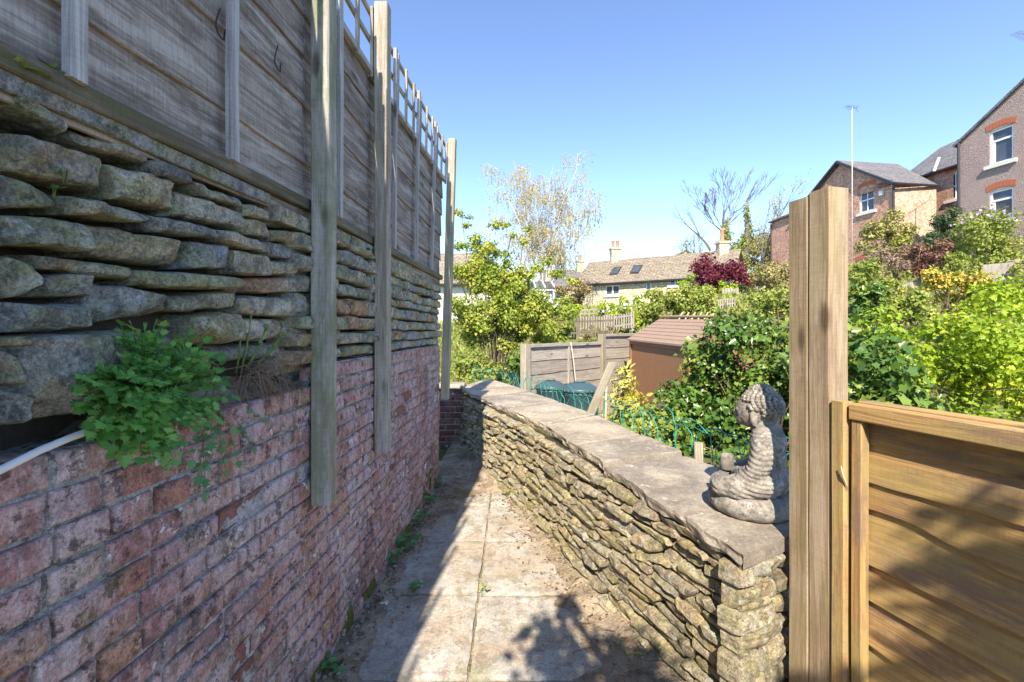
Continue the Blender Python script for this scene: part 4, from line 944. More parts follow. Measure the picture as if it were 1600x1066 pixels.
quad_slab(mb, P(-.25, zt-.20, -.10), P(ua, za+.03, -.10), P(ua, za+.03, -.10)+ri, P(-.25, zt-.20, -.10)+ri, .10)
quad_slab(mb, P(2*ua+.25, zt-.20, -.10), P(ua+.001, za+.03, -.10), P(ua+.001, za+.03, -.10)+ri, P(2*ua+.25, zt-.20, -.10)+ri, .10); rf = mb.build('roof', 'slate', root)
mb = MB(); c = P(ua*.82, 0, 1.0); box(mb, (c.x-.4, c.y-.4, e.z+za-1.4), (c.x+.4, c.y+.4, e.z+za+.0)); mb.build('chimney', 'brick_far', rf)
mb = MB(); c = P(u_of(1597)*1.0, 0, .5); lathe(mb, (c.x, c.y, e.z+za-1.2), [(.17, 0), (.16, .3), (.19, .9), (.21, 1.1), (.15, 1.12)], 16); mb.build('chimney_pot', 'pot', rf)
mb = MB(); c = P(-.02, 0, -.05); tube(mb, [c, c+V((0, 0, zt))], .05, 8); mb.build('drainpipe', 'gutter', root)
c = P(u_of(1588), zt+slope*u_of(1588), .5)
def aerial(lab, base, h, span, dirv, n=9, mast='metal', r=.02):
    t = thing('tv_aerial', lab, 'aerial', base); base = V(base); mb = MB(); tube(mb, [base, base+V((0, 0, h))], r, 6); mb.build('mast', mast, t, True)
    d = V(dirv).normalized(); s_ = V((-d.y, d.x, 0)).normalized(); mb = MB(); top = base+V((0, 0, h))
    tube(mb, [top-d*span*.55, top+d*span*.45], .014, 5)
    for i in range(n): p = top+d*span*(-.52+.8*i/(n-1)); l = .16+.012*i; tube(mb, [p-s_*l, p+s_*l], .007, 4)
    for k in (-1, 1): p = top+d*span*.42; tube(mb, [p, p+V((0, 0, .17*k))+d*.12], .012, 4)
    mb.build('antenna', 'metal', t)
aerial('spiky television aerial on a short mast above the pebbledashed gable', c+V((0, 0, -.2)), 2.3, 2.2, (1, .5, .22), 12, 'metal', .025)
# --- red brick house: main block behind, and gabled rear wing
root = thing('red_brick_house', 'red brick house with a gabled wing, slate roofs and white sash windows', 'house', (20.1, 24, 3))
g0 = V((20.1, 24.0, 2.8)); ztw = 9.4-2.8
def u2(px, o, axv): a = (px-CX)/F; return (o.x-a*o.y)/(a*axv.y-axv.x)
ua, ub = 3.24, 6.5; zap = 11.56-2.8
h1 = (u2(1366, g0, HD_), 0, u2(1343, g0, HD_), 0); Y = g0.y+HD_.y*(h1[0]+h1[2])/2; h1 = (h1[0], EYE+(HY-331)/F*Y-g0.z, h1[2], EYE+(HY-293)/F*Y-g0.z)
hd = (u2(1368, g0, HD_), .9, u2(1340, g0, HD_), 2.6)
mb = MB(); P, ax_, inn = wall_holes(mb, g0, HD_, 9.0, ztw-.26, [h1, hd], .12, [(0, ztw-.26), (ua, zap-.16), (ub, ztw-.26)]); mb.build('wall', 'brick_far', root)
window(root, P, ax_, inn, h1, 'sash'); window(root, P, ax_, inn, hd, 'pair', True, False)
s0 = g0+V((0, 0, 0)); mb = MB(); hdr = (1.0, 1.2, 2.15, 3.35); P3, ax3, in3 = wall_holes(mb, s0, V((1, .06, 0)), 2.42, ztw-.26, [hdr], .12); mb.build('wall', 'brick_sun', root); window(root, P3, ax3, in3, hdr, 'pair', False, False)
mb = MB(); rl = HX*7.0
quad_slab(mb, P(-.22, ztw-.22, -.22), P(ua, zap+.05, -.22), P(ua, zap+.05, -.22)+HX*4.2, P(-.22, ztw-.22, -.22)+HX*2.75, .10)
quad_slab(mb, P(ub+.25, ztw-.22, -.22), P(ua+.002, zap+.05, -.22), P(ua+.002, zap+.05, -.22)+HX*4.2, P(ub+.25, ztw-.22, -.22)+HX*6, .10)
quad_slab(mb, P(ub+.3, ztw-.02, -.2), P(9.1, ztw-.12, -.2), P(9.1, ztw+.4, -.2)+HX*3, P(ub+.3, ztw+.5, -.2)+HX*3, .10)
rf = mb.build('roof', 'slate', root)
mb = MB(); tube(mb, [P(-.3, ztw-.30, -.2)+HX*.0, P(-.3, ztw-.30, -.2)+HX*2.6], .07, 8); tube(mb, [P(-.25, ztw-.30, -.22), P(ua, zap-.06, -.24), P(ub+.25, ztw-.30, -.22)], .09, 4); mb.build('gutter', 'gutter', rf)
mb = MB(); c = P(-.06, 0, -.04); tube(mb, [c, c+V((0, 0, ztw-.3))], .055, 8); mb.build('drainpipe', 'gutter', root); mb = MB(); c = P(9.0, 0, -.05); tube(mb, [c, c+V((0, 0, ztw-.3))], .05, 6); mb.build('drainpipe', 'gutter', root)
mb = MB(); box(mb, P(.72, 5.95, -.11), P(.50, 6.18, -.02)); mb.build('alarm_box', 'white', root)
# main block wall set back between the wing and the pebbledashed house
m0 = V((22.4, 24.35, 2.8)); ax_m = V((.15, -1, 0)).normalized()
Ym = 23.0; a = 690/F
m0 = V((a*24.2, 24.2, 2.8)); hw = []
u0, u1 = u2(1481, m0, -HD_), u2(1503, m0, -HD_); Y = m0.y-HD_.y*(u0+u1)/2
hw = [(u0, EYE+(HY-311)/F*Y-m0.z, u1, EYE+(HY-270)/F*Y-m0.z)]
zm = EYE+(HY-259)/F*24.2-2.8
mb = MB(); P4, a4, i4 = wall_holes(mb, m0+HD_*.0, -HD_, 5.0, zm, hw, .12); 
P5 = wall_holes(mb, m0, HD_, 4, zm, [])[0]; mb.build('wall', 'brick_far', root); window(root, P4, a4, i4, hw[0], 'sash')
mb = MB(); quad_slab(mb, P4(-3.2, zm-.06, -.25), P4(5.0, zm-.06, -.25), P4(5.0, zm+3.1, 3.2), P4(-3.2, zm+2.4, 3.2), .10); mb.build('roof', 'slate', root)
mb = MB(); tube(mb, [P4(-3.0, zm-.12, -.28), P4(5.0, zm-.12, -.28)], .07, 6); mb.build('gutter', 'gutter', root)
mb = MB(); bar(mb, P4(-.62, zm-.1, -.45), V((.12, -.2, .75)), (1, .2, 0), (0, 1, .2), .72, .16, .05, 3); mb.build('flashing', 'white', root)
b_ = at(1331.5, 300, 23.0); aerial('television aerial on a very tall thin pole in front of the brick gable', (b_.x, b_.y, 4.0), EYE+(HY-168)/F*23.0-4.0, 1.05, (1, .55, .12), 8, 'pinkwhite', .019)

# --- stone cottage with long stone-slate roof
def chimney(root, c, w, z0, z1, mat, pots=1, potm='pot', ph=.6):
    c = V(c); mb = MB(); box(mb, (c.x-w/2, c.y-w/2, z0), (c.x+w/2, c.y+w/2, z1)); box(mb, (c.x-w/2-.07, c.y-w/2-.07, z1+.002), (c.x+w/2+.07, c.y+w/2+.07, z1+.14)); ch = mb.build('chimney', mat, root)
    mb = MB()
    for k in range(pots): lathe(mb, (c.x+(k-(pots-1)/2)*.36, c.y, z1+.14), [(.15, 0), (.13, .1), (.12, ph*.8), (.15, ph*.86), (.14, ph)], 12)
    mb.build('chimney_pot', potm, ch, True)
A0, A1 = at(905, 444, 34.5), at(1078, 432, 30.0); A0.z = A1.z = 4.95; cz = 2.2
root = thing('stone_cottage', 'long low stone cottage with a mossy stone-slate roof and white windows', 'cottage', (A0.x, A0.y, cz))
ax = V((A1.x-A0.x, A1.y-A0.y, 0)); L = ax.length+2.5; axn = ax.normalized(); Hh = 4.95-cz; hol = []
def uc(px): a = (px-CX)/F; return (A0.x-a*A0.y)/(a*axn.y-axn.x)
for (p0, p1, y0, y1) in ((946, 968, 461, 446), (1009, 1017, 456, 441), (1046, 1064, 446, 434)):
    u0, u1 = uc(p0), uc(p1); Y = A0.y+axn.y*(u0+u1)/2; hol.append((u0, EYE+(HY-y0)/F*Y-cz, u1, min(Hh-.03, EYE+(HY-y1)/F*Y-cz)))
mb = MB(); P, a_, i_ = wall_holes(mb, (A0.x, A0.y, cz), axn, L, Hh, hol, .15)
for u in (0, L): mb.add([P(u, 0), P(u, 0, 5.4), P(u, Hh, 5.4), P(u, Hh+1.95, 2.7), P(u, Hh)], [(0, 1, 2, 3, 4)])
mb.build('wall', 'cottage', root)
for i, h in enumerate(hol): window(root, P, a_, i_, h, 'pair' if i != 1 else 'plain', False, i != 1)
mb = MB(); n = 14
for k in range(n):
    t0, t1 = k/n, (k+1)/n; q0 = lambda t: (Hh-.12+2.12*t, -.30+3.0*t)
    (z0, d0), (z1, d1) = q0(t0), q0(t1); m = 24; vs, fs = [], []
    for i in range(m+1): u = -.4+(L+.6)*i/m; w_ = .03*n3(u*.9, k*1.3)+.07*n3(u*.25, 3); vs += [P(u, z0+w_+.05, d0), P(u, z1+w_+.012, d1), P(u, z0+w_-.01, d0)]
    for i in range(m): fs += [(3*i, 3*i+3, 3*i+4, 3*i+1), (3*i, 3*i+2, 3*i+5, 3*i+3)]
    mb.add(vs, fs, rng.random())
quad_slab(mb, P(-.4, Hh-.1, 5.7), P(L+.2, Hh-.1, 5.7), P(L+.2, Hh+1.95, 2.7), P(-.4, Hh+1.95, 2.7), .05); rf = mb.build('roof', 'stone_roof', root)
for px, w_ in ((947, .6), (979, .65)):
    u = uc(px); t0, t1 = .30, .62; mb = MB(); up = V((0, 0, .11)); q = [P(u, Hh-.12+2.12*t0, -.30+3*t0)+up, P(u+w_, Hh-.12+2.12*t0, -.30+3*t0)+up, P(u+w_, Hh-.12+2.12*t1, -.30+3*t1)+up, P(u, Hh-.12+2.12*t1, -.30+3*t1)+up]
    quad_slab(mb, *q, .10); sk_ = mb.build('skylight', 'gutter', rf); mb = MB(); q = [p+V((0, -.003, .006)) for p in q]; c = sum(q, V())/4; q = [c+(p-c)*.82 for p in q]; mb.add(q, [(0, 1, 2, 3)]); mb.build('pane', 'glass', sk_)
mb = MB(); tube(mb, [P(-.4, Hh-.14, -.36), P(L+.1, Hh-.14, -.36)], .07, 6); mb.build('gutter', 'gutter', rf)
c = P(uc(940), 0, 2.7); chimney(rf, c, .72, Hh+cz+1.0, 7.75, 'cottage', 2)
c = P(uc(1118), 0, 2.4); chimney(rf, c, .62, Hh+cz+.5, 7.35, 'cottage', 1, 'pot', .9)
# --- hip-roofed house behind the left shrub, darker roofs beyond, conservatory
root = thing('hipped_house', 'house with a brown hipped tile roof behind the yellow-green shrub', 'house', (-2, 27, 2))
x0, x1, y0, y1 = -6.5, -.05, 25.0, 31.0; ez, rz = EYE+(HY-446)/F*25, EYE+(HY-396)/F*28
mb = MB(); box(mb, (x0, y0, 1.4), (x1-.35, y1, ez-.02)); mb.build('wall', 'render', root)
mb = MB(); E = [V((x0-.4, y0-.4, ez)), V((x1+.2, y0-.4, ez)), V((x1+.2, y1, ez)), V((x0-.4, y1, ez))]; r0, r1 = V((x0+2, 28, rz)), V((-1.9, 28, rz))
mb.add(E+[r0, r1], [(0, 1, 5, 4), (1, 2, 5), (2, 3, 4, 5), (3, 0, 4), (3, 2, 1, 0)]); mb.build('roof', 'stone_roof', root)
mb = MB(); tube(mb, [E[0], E[1], E[2]], .08, 6); mb.build('gutter', 'gutter', root)
root = thing('dark_roofed_house', 'distant house with a dark slate roof left of the stone cottage', 'house', (3, 42, 2.5))
x0, x1, y0, y1 = 3.0, 6.3, 41, 47; ez, rz = EYE+(HY-449)/F*41, EYE+(HY-422)/F*44
mb = MB(); box(mb, (x0, y0, 1.8), (x1, y1, ez)); mb.build('wall', 'cottage', root)
mb = MB(); quad_slab(mb, (x0-.3, y0-.3, ez-.05), (x1+.3, y0-.3, ez-.05), (x1+.3, 44, rz), (x0-.3, 44, rz), .1); quad_slab(mb, (x0-.3, y1+.3, ez-.05), (x1+.3, y1+.3, ez-.05), (x1+.3, 44.01, rz), (x0-.3, 44.01, rz), .1); mb.build('roof', 'slate', root)
mb = MB(); box(mb, (3.5, y0-.05, ez-1.3), (4.3, y0-.01, ez-.4)); mb.build('window', 'glass', root)
c = at(912, 420, 42); chimney(root, (c.x, 44, 0), .7, rz-.6, EYE+(HY-408)/F*43, 'cottage', 1)
root = thing('gable_end', 'sandy stone gable peeping over the ridge of the stone cottage', 'house', (16, 48, 3))
c = at(1072, 391, 46); mb = MB(); mb.add([V((c.x-1.6, 46, 3)), V((c.x+1.6, 46, 3)), V((c.x+1.6, 46, c.z-1.0)), V((c.x, 46, c.z)), V((c.x-1.6, 46, c.z-1.0))], [(0, 1, 2, 3, 4)]); mb.build('wall', 'cottage', root)
mb = MB(); quad_slab(mb, (c.x-1.7, 45.9, c.z-1.0), (c.x, 45.9, c.z+.06), (c.x, 52, c.z+.06), (c.x-1.7, 52, c.z-1.0), .08); quad_slab(mb, (c.x+1.7, 45.9, c.z-1.0), (c.x+.002, 45.9, c.z+.06), (c.x+.002, 52, c.z+.06), (c.x+1.7, 52, c.z-1.0), .08); mb.build('roof', 'stone_roof', root)
root = thing('conservatory', 'pale glazed conservatory half hidden behind the yellow-green shrub', 'conservatory', (.5, 22, 1.8))
mb = MB(); 
for i in range(7): bar(mb, (-.6+i*.42, 21, 1.6), UP, (1, 0, 0), (0, 1, 0), 1.75, .06, .06, 2)
bar(mb, (-.65, 21, 3.35), (1, 0, 0), UP, (0, 1, 0), 2.65, .10, .08, 2); bar(mb, (-.65, 21, 2.3), (1, 0, 0), UP, (0, 1, 0), 2.65, .06, .05, 2); mb.build('frame', 'white', root)
mb = MB(); box(mb, (-.6, 21.02, 1.6), (1.9, 21.04, 3.33)); quad_slab(mb, (-.7, 20.9, 3.42), (2.0, 20.9, 3.42), (2.0, 23.2, 3.95), (-.7, 23.2, 3.95), .04); mb.build('glazing', 'glass', root)
mb = MB(); 
for i in range(7): bar(mb, (-.68+i*.44, 20.88, 3.45), (0, 2.3, .53), (1, 0, 0), (0, -.53, 2.3), 2.36, .06, .05, 2)
mb.build('roof_bars', 'white', root)

# ---------------------------------------------------------------- fences and trellises in the gardens behind
def picket(lab, p0, p1, h, n, w, mat, name='picket_fence', rails=(.25, .8), post=False, grp='garden fences on the slope'):
    p0, p1 = V(p0), V(p1); t = thing(name, lab, 'fence', p0, grp); d = (p1-p0); dn = V((d.x, d.y, 0)).normalized(); nn = V((dn.y, -dn.x, 0)); mb = MB()
    for i in range(n): bar(mb, p0+d*i/(n-1), UP, dn, nn, h*rng.uniform(.96, 1.04), w, .02, 2, .002, .001)
    mb.build('pales', mat, t); mb = MB()
    for r in rails: bar(mb, p0+V((0, 0, h*r))-nn*.025, d, UP, nn, d.length, .05, .03, 3, .002, .001)
    mb.build('rails', mat, t)
    if post:
        for s_ in (0, .5, 1): mb = MB(); bar(mb, p0+d*s_-nn*.09+V((0, 0, -.1)), UP, dn, nn, h*1.25, .1, .1, 2); mb.build('post', mat, t)
def ground_at(px, py, Y): return at(px, py, Y)
picket('pale picket fence on the slope behind the grey garden fence panels', at(852, 530, 11.5), at(958, 524, 12.6), .55, 26, .03, 'wood_rail', rails=(.2, .75))
picket('pale low picket fence above the brown shed, left part, with taller posts', at(908, 524, 14.0), at(990, 512, 14.6), .50, 22, .045, 'wood_far', post=True)
picket('white-grey square trellis screen left of the brown shed ridge', at(872, 506, 15.5), at(948, 502, 15.8), .45, 12, .03, 'wood_far', 'trellis_screen', (.05, .35, .65, .95))
picket('small square trellis panel right of the shed ridge under the maple', at(1118, 494, 17.0), at(1148, 490, 17.0), .60, 9, .04, 'wood_far', 'trellis_screen', (.05, .35, .65, .95))
picket('stepped pale fence below the red maple', at(1150, 478, 18.5), at(1196, 484, 17.5), .5, 12, .07, 'wood_far', 'trellis_screen', (.1, .9))
picket('weathered close-boarded fence left of the maple foot', at(1130, 470, 20), at(1152, 470, 20), .55, 6, .11, 'wood_far', 'board_fence', (.2, .8))
picket('square trellis on the slope right of the red maple', at(1183, 468, 19), at(1206, 466, 19), .55, 7, .04, 'wood_far', 'trellis_screen', (.05, .35, .65, .95))
picket('pale grey low panel fence below the lilac bush', at(1543, 441, 13.5), at(1579, 439, 13.2), .52, 4, .20, 'wood_far', 'board_fence', (.15, .5, .85))
picket('short pale boarded edge beside the sawn post on the slope', at(1375, 470, 11), at(1413, 468, 11), .14, 4, .17, 'wood_far', 'board_fence', (.3, .9))
picket('low pale boards edging the bed above the yellow flowers', at(1414, 462, 12.4), at(1466, 440, 13.0), .30, 6, .20, 'wood_far', 'board_fence', (.3, .9))
mb = MB()
for i in range(6): p = at(1063+i*10, 500, 13.4); tube(mb, [p+V((-.10, 0, -.1)), p+V((.10, .1, .22))], .022, 5)
o = mb.build('leaning_poles', 'cane', None, True); rebase(o, at(1063, 500, 13.4)); tag(o, 'row of short pale slanting poles showing over the shed ridge', 'rack')
root = thing('gabion_wall', 'short rubble stone wall on the slope at the right, below the pebbledashed house', 'wall', at(1590, 445, 13))
mb = MB(); o0 = at(1583, 452, 13.3); z = 0
while z < .85:
    u = 0
    while u < 2.6: l = rng.uniform(.18, .36); stone(mb, [(u+.01, z+.14), (u+l-.01, z+.14), (u+l-.01, z+.005), (u+.01, z+.005)], lambda u, o, z: (o0.x+u, o0.y-o-u*.1, o0.z+z), .06, .2, (6, 5), .4, .03, .02, 8.); u += l
    z += .145
mb.build('stones', 'stone_buff', root, True)
# ---------------------------------------------------------------- plants near by
def mass(c, rad, k, r, seed): return sub_clumps(c, rad, k, r, seed)
cl = mass((2.55, 5.1, .62), (.85, .75, .92), 20, .26, 1)+mass((2.25, 4.0, .30), (.70, .75, .58), 15, .24, 2)+mass((3.35, 4.9, 1.0), (.85, .85, .78), 16, .27, 3)+mass((1.70, 3.25, .30), (.30, .55, .34), 9, .18, 4)+mass((1.72, 5.0, .30), (.45, .6, .50), 9, .22, 5)+mass((2.85, 3.75, .72), (.6, .6, .78), 14, .25, 6)+mass((1.95, 3.0, .25), (.3, .35, .42), 6, .2, 7)+mass((2.55, 5.75, .70), (.62, .4, .66), 14, .24, 10)+mass((3.1, 4.4, 1.05), (.5, .5, .72), 9, .24, 8)
shrub('ivy_bush', 'big dark glossy ivy bush spreading behind the statue and the sawn post', 'bush', (2.5, 4.4, .1), cl, 38000, .056, .049, 'ivy_leaf', 'ivy', r0=.010, inner=.35, stems=.4)
cl = mass((4.25, 4.75, .85), (.75, .7, .92), 16, .27, 11)+mass((5.1, 4.7, 1.0), (.8, .7, 1.0), 16, .28, 12)+mass((3.7, 4.15, .45), (.5, .5, .55), 9, .24, 13)
shrub('spring_shrub', 'large acid-green spring shrub filling the right edge above the honey coloured panel', 'shrub', (4.5, 4.7, 0), cl, 20000, .050, .040, 'lime_leaf', 'lobed', r0=.010, inner=.3, stems=.4)
shrub('variegated_shrub', 'small yellow variegated shrub against the wall of the brown shed', 'shrub', (1.5, 6.1, -.2), mass((1.50, 6.05, .55), (.19, .26, .48), 14, .13, 15), 950, .085, .034, 'variegated_leaf', 'oval', r0=.008, inner=.2)
cl = mass((-.42, 8.3, 1.75), (.85, .7, .95), 26, .20, 21)+mass((-.55, 8.2, 2.65), (.55, .5, .55), 13, .15, 22)+mass((.55, 8.6, 1.75), (.75, .6, .62), 17, .17, 23)+mass((-.1, 8.4, 2.3), (.9, .5, .45), 12, .14, 24)
for (px, py, r) in ((715, 332, .09), (728, 352, .08), (775, 352, .12), (745, 372, .13), (720, 385, .14), (765, 385, .12), (800, 368, .09), (790, 352, .08), (818, 378, .09), (826, 358, .07), (856, 408, .12), (838, 420, .12), (870, 428, .13), (895, 440, .10), (885, 470, .12), (815, 430, .13), (790, 395, .09), (735, 340, .06), (722, 338, .05)): cl.append((at(px, py, 8.4), (r*1.3, r, r*.7)))
shrub('hawthorn_shrub', 'tall loose yellow-green shrub with airy top sprays, beyond the end of the brick wall', 'shrub', (-.3, 8.5, .3), cl+mass(at(765, 425, 8.3), (.62, .4, .35), 16, .15, 91)+mass(at(815, 470, 8.5), (.7, .4, .5), 16, .17, 92), 42000, .044, .032, 'hawthorn_leaf', 'oval', r0=.011, inner=.1, stems=.4)
shrub('low_bush', 'low leafy green bush just over the coping beside the far fence post', 'bush', (-.5, 7.5, .2), mass((-.45, 7.5, .75), (.65, .35, .42), 20, .2, 25), 5500, .05, .034, 'hedge_leaf', 'oval', r0=.01, inner=.3)
shrub('dark_bush', 'small dark leaved bush in the shade left of the pale garden fence post', 'bush', (.1, 8.0, .1), mass((.12, 7.9, .85), (.22, .25, .30), 8, .13, 26), 700, .05, .034, 'ivy_leaf', 'oval', r0=.008)
shrub('edging_plant', 'sprawling green plant inside the looped wire edging by the leaning stake', 'plant', (1.25, 4.9, .1), mass((1.20, 4.6, .42), (.30, .7, .20), 12, .12, 27), 1500, .045, .034, 'hedge_leaf', 'oval', r0=.005)
shrub('edging_plant', 'dry brown-green ground cover behind the coping close to the statue', 'plant', (1.55, 2.9, .3), mass((1.50, 2.9, .5), (.22, .5, .14), 10, .09, 28), 900, .04, .028, 'olive_leaf', 'oval', r0=.004)

# ---------------------------------------------------------------- gardens on the slope: every shrub a thing
def hs(name, label, cat, p0, p1, yt, yb, Y, mat, n, L, W_, shape='oval', k=14, extra=None, depth=.7, lump=.30):
    a, b = at(p0, yb, Y), at(p1, yt, Y); c = (a+b)/2; rx, rz = abs(b.x-a.x)/2, abs(b.z-a.z)/2; s_ = lump*min(rx, rz)
    rx *= 1.12; cl = mass((c.x, c.y, c.z), (rx-s_*.5, rx*depth, rz-s_*.5), int(k*1.5), s_, int(p0+yt))+mass((c.x, c.y, c.z-rz*.75), (rx*.9, rx*depth, rz*.35), k//2, s_*1.1, int(p0+yt+1)); base = (c.x, c.y, a.z-.1)
    t = shrub(name, label, cat, base, cl, int(n*2.0), L*.9, W_*.9, mat, shape, r0=.014, inner=.25, stems=.4)
    if extra:
        em, en, el, yfrac = extra; P, N, _ = crown(cl, en*3, .85); keep = P[:, 2] > c.z+rz*yfrac; P, N = P[keep][:en], N[keep][:en]
        leaf_mesh('blossom', P, unit(len(P)), N, el, el*.8, nrng.random(len(P)), em, t, 'oval')
    return t
hs('hedge_shrub', 'broad pale green shrub left of the shed ridge, below the cottage windows', 'shrub', 990, 1065, 448, 500, 16.5, 'hedge_leaf', 3200, .10, .06)
hs('hedge_shrub', 'tall pale green shrub at the foot of the red maple, above the shed ridge', 'shrub', 1050, 1122, 440, 500, 16, 'hedge_leaf', 3200, .10, .06)
hs('young_tree', 'slim yellow-green young tree standing before the right end of the cottage', 'tree', 1060, 1090, 420, 470, 18, 'lime_leaf', 700, .09, .05, k=10)
hs('climber', 'climbing rose with white flowers on the trellis below the cottage window', 'climber', 932, 1010, 458, 508, 15.2, 'lime_leaf', 2000, .085, .06, extra=('white_flower', 120, .11, -.2))
hs('weeping_shrub', 'weeping orange-brown shrub left of the cottage, under the birch', 'shrub', 862, 928, 432, 478, 20, 'olive_leaf', 1700, .11, .05, extra=('bronze_leaf', 500, .10, -1))
hs('blossom_shrub', 'green shrub with white blossom behind the grey garden fence', 'shrub', 815, 880, 455, 505, 12.2, 'hawthorn_leaf', 1700, .075, .05, extra=('white_flower', 150, .09, -.1))
hs('green_bush', 'bright green bush rising just above the first grey garden panel', 'bush', 825, 908, 492, 534, 10.6, 'hedge_leaf', 2000, .07, .045)
hs('green_bush', 'mixed green bush between the white blossom and the picket fence', 'bush', 872, 912, 470, 505, 14.8, 'lime_leaf', 900, .08, .05)
t = hs('maple_tree', 'deep red Japanese maple in front of the cottage chimney', 'tree', 1078, 1168, 398, 468, 24, 'maple_leaf', 4200, .14, .09, k=26, lump=.30)
hs('maple_tree', 'smaller lower red maple right of the chartreuse shrub', 'tree', 1148, 1194, 420, 468, 23, 'maple_leaf', 1900, .13, .08, k=16)
hs('chartreuse_shrub', 'round chartreuse shrub below the red maple', 'shrub', 1122, 1156, 434, 462, 20.5, 'lime_leaf', 900, .10, .07)
hs('bluegreen_shrub', 'small blue-green shrub beside the chartreuse shrub', 'shrub', 1148, 1172, 442, 462, 20.8, 'dark_shrub_leaf', 450, .10, .06)
hs('olive_shrub', 'olive-brown shrub left of the sawn post, below the brick wing', 'shrub', 1180, 1245, 392, 462, 19, 'olive_leaf', 2600, .10, .06)
hs('low_shrub', 'low yellow-green shrub on the slope under the stepped pale fence', 'shrub', 1128, 1215, 478, 512, 15, 'hedge_leaf', 1500, .08, .05)
hs('golden_shrub', 'golden-green shrub against the brick wing under its sash window', 'shrub', 1338, 1428, 332, 398, 17, 'olive_leaf', 2900, .10, .05, extra=('lime_leaf', 500, .09, -1))
hs('dark_shrub', 'dark green shrub at the corner of the pebbledashed house', 'shrub', 1443, 1510, 322, 402, 15.5, 'dark_shrub_leaf', 3000, .09, .055)
hs('lilac_bush', 'lilac bush with purple flower heads below the pebbledashed house windows', 'bush', 1490, 1592, 304, 420, 14, 'hedge_leaf', 3600, .085, .055, extra=('lilac_flower', 170, .11, .25), k=20)
hs('heather_shrub', 'pinkish-brown heathery shrub on the slope below the brick wing', 'shrub', 1352, 1450, 374, 430, 13, 'heather_leaf', 3000, .07, .03)
hs('bronze_shrub', 'bronze-red leaved shrub between the heather and the dark green shrub', 'shrub', 1418, 1486, 372, 432, 12.4, 'bronze_leaf', 2300, .065, .045)
hs('yellow_shrub', 'yellow-green shrub over the bronze one, left of the lilac', 'shrub', 1462, 1525, 392, 432, 12.0, 'hedge_leaf', 1300, .065, .04)
hs('slope_shrub', 'yellow-green shrub right against the sawn post top, under the heather', 'shrub', 1325, 1420, 405, 472, 10.2, 'hedge_leaf', 2800, .065, .045)
hs('azalea_bush', 'azalea bush thick with yellow-orange flowers on the slope', 'bush', 1412, 1550, 420, 478, 8.6, 'hawthorn_leaf', 1500, .055, .035, extra=('yellow_flower', 1000, .055, -.5))
hs('rose_bush', 'small bush with pale flowers at the right edge below the rubble wall', 'bush', 1568, 1625, 432, 475, 9.5, 'hedge_leaf', 800, .06, .04, extra=('white_flower', 60, .06, -.3))
hs('laurel_bush', 'dark glossy laurel showing just right of the sawn post', 'bush', 1325, 1392, 428, 500, 6.6, 'ivy_leaf', 1500, .07, .04)
hs('slope_bush', 'dry brown bush filling the slope left of the shed ridge, under the picket fence', 'bush', 905, 990, 505, 530, 12.9, 'olive_leaf', 800, .07, .04)
hs('hedge_shrub', 'low pale green hedge right under the cottage wall, left of the maple', 'shrub', 985, 1085, 452, 480, 24, 'hedge_leaf', 1900, .13, .08)
hs('slope_shrub', 'pale yellow-green shrub on the slope above the acid-green shrub, under the grey panel fence', 'shrub', 1500, 1610, 438, 490, 7.6, 'lime_leaf', 1700, .06, .042)
hs('slope_shrub', 'mid green shrub between the laurel and the azalea flowers', 'shrub', 1380, 1450, 448, 500, 7.4, 'hedge_leaf', 1500, .06, .042)
hs('slope_shrub', 'green shrub below the olive-brown one, left of the sawn post over the ivy', 'shrub', 1165, 1245, 440, 500, 9.5, 'hedge_leaf', 1700, .06, .045)
hs('rubble_shrub', 'small green shrub growing in front of the rubble wall at the right edge', 'shrub', 1575, 1640, 395, 445, 12.6, 'hedge_leaf', 700, .06, .045)
# rough herbage over the open slope
n = 45000; X = nrng.uniform(-6, 26, n); Yy = nrng.uniform(8.6, 36, n); keep = (np.abs(X/Yy) < 1.3) & ~((np.abs(X-2.7) < 1.3) & (np.abs(Yy-7.8) < 1.6)); X, Yy = X[keep], Yy[keep]
Z = np.array([land(a, b) for a, b in zip(X, Yy)]); sc = (.03+.0035*Yy)
D = unit(len(X))*.7+np.array([0, 0, .9]); kind(leaf_mesh('undergrowth', np.stack([X, Yy, Z-.02], 1), D, unit(len(X)), sc*2.0*(.5+nrng.random(len(X))), sc*.8, nrng.random(len(X)), 'hedge_leaf', None, 'oval'), 'stuff')

# ---------------------------------------------------------------- trees
def grow(mb, p, d, L, r, lvl, q, sp, up, tips, nch=(2, 3), seg=4, side=5):
    r = max(r, .017); pts = [V(p)]; rr = [r]; d = V(d).normalized()
    for i in range(seg):
        d = (d+V((q.gauss(0, 1), q.gauss(0, 1), q.gauss(0, .6)))*.10+V((0, 0, up))*.10).normalized(); pts.append(pts[-1]+d*L/seg); rr.append(r*(1-.45*(i+1)/seg))
    tube(mb, pts, rr, side if lvl > 1 else 3, q.random(), 0, False)
    if lvl == 0: tips.append((pts[-1], d)); tips.append((pts[seg//2], d)); return
    for k in range(q.randint(*nch)):
        i = q.randint(max(1, seg//2), seg); a = V((q.gauss(0, 1), q.gauss(0, 1), q.gauss(0, .7))).normalized()
        grow(mb, pts[i], (d+a*sp).normalized(), L*q.uniform(.58, .82), rr[i]*q.uniform(.55, .75), lvl-1, q, sp, up, tips, nch, max(2, seg-1), side)
    grow(mb, pts[-1], d, L*.75, rr[-1], lvl-1, q, sp, up, tips, nch, max(2, seg-1), side)
q = random.Random(5)
root = thing('birch_tree', 'tall many-stemmed silver birch with thin hanging twigs, against the sky', 'tree', (1.95, 28, 2.2))
mb = MB(); tw = MB(); LP, LD = [], []
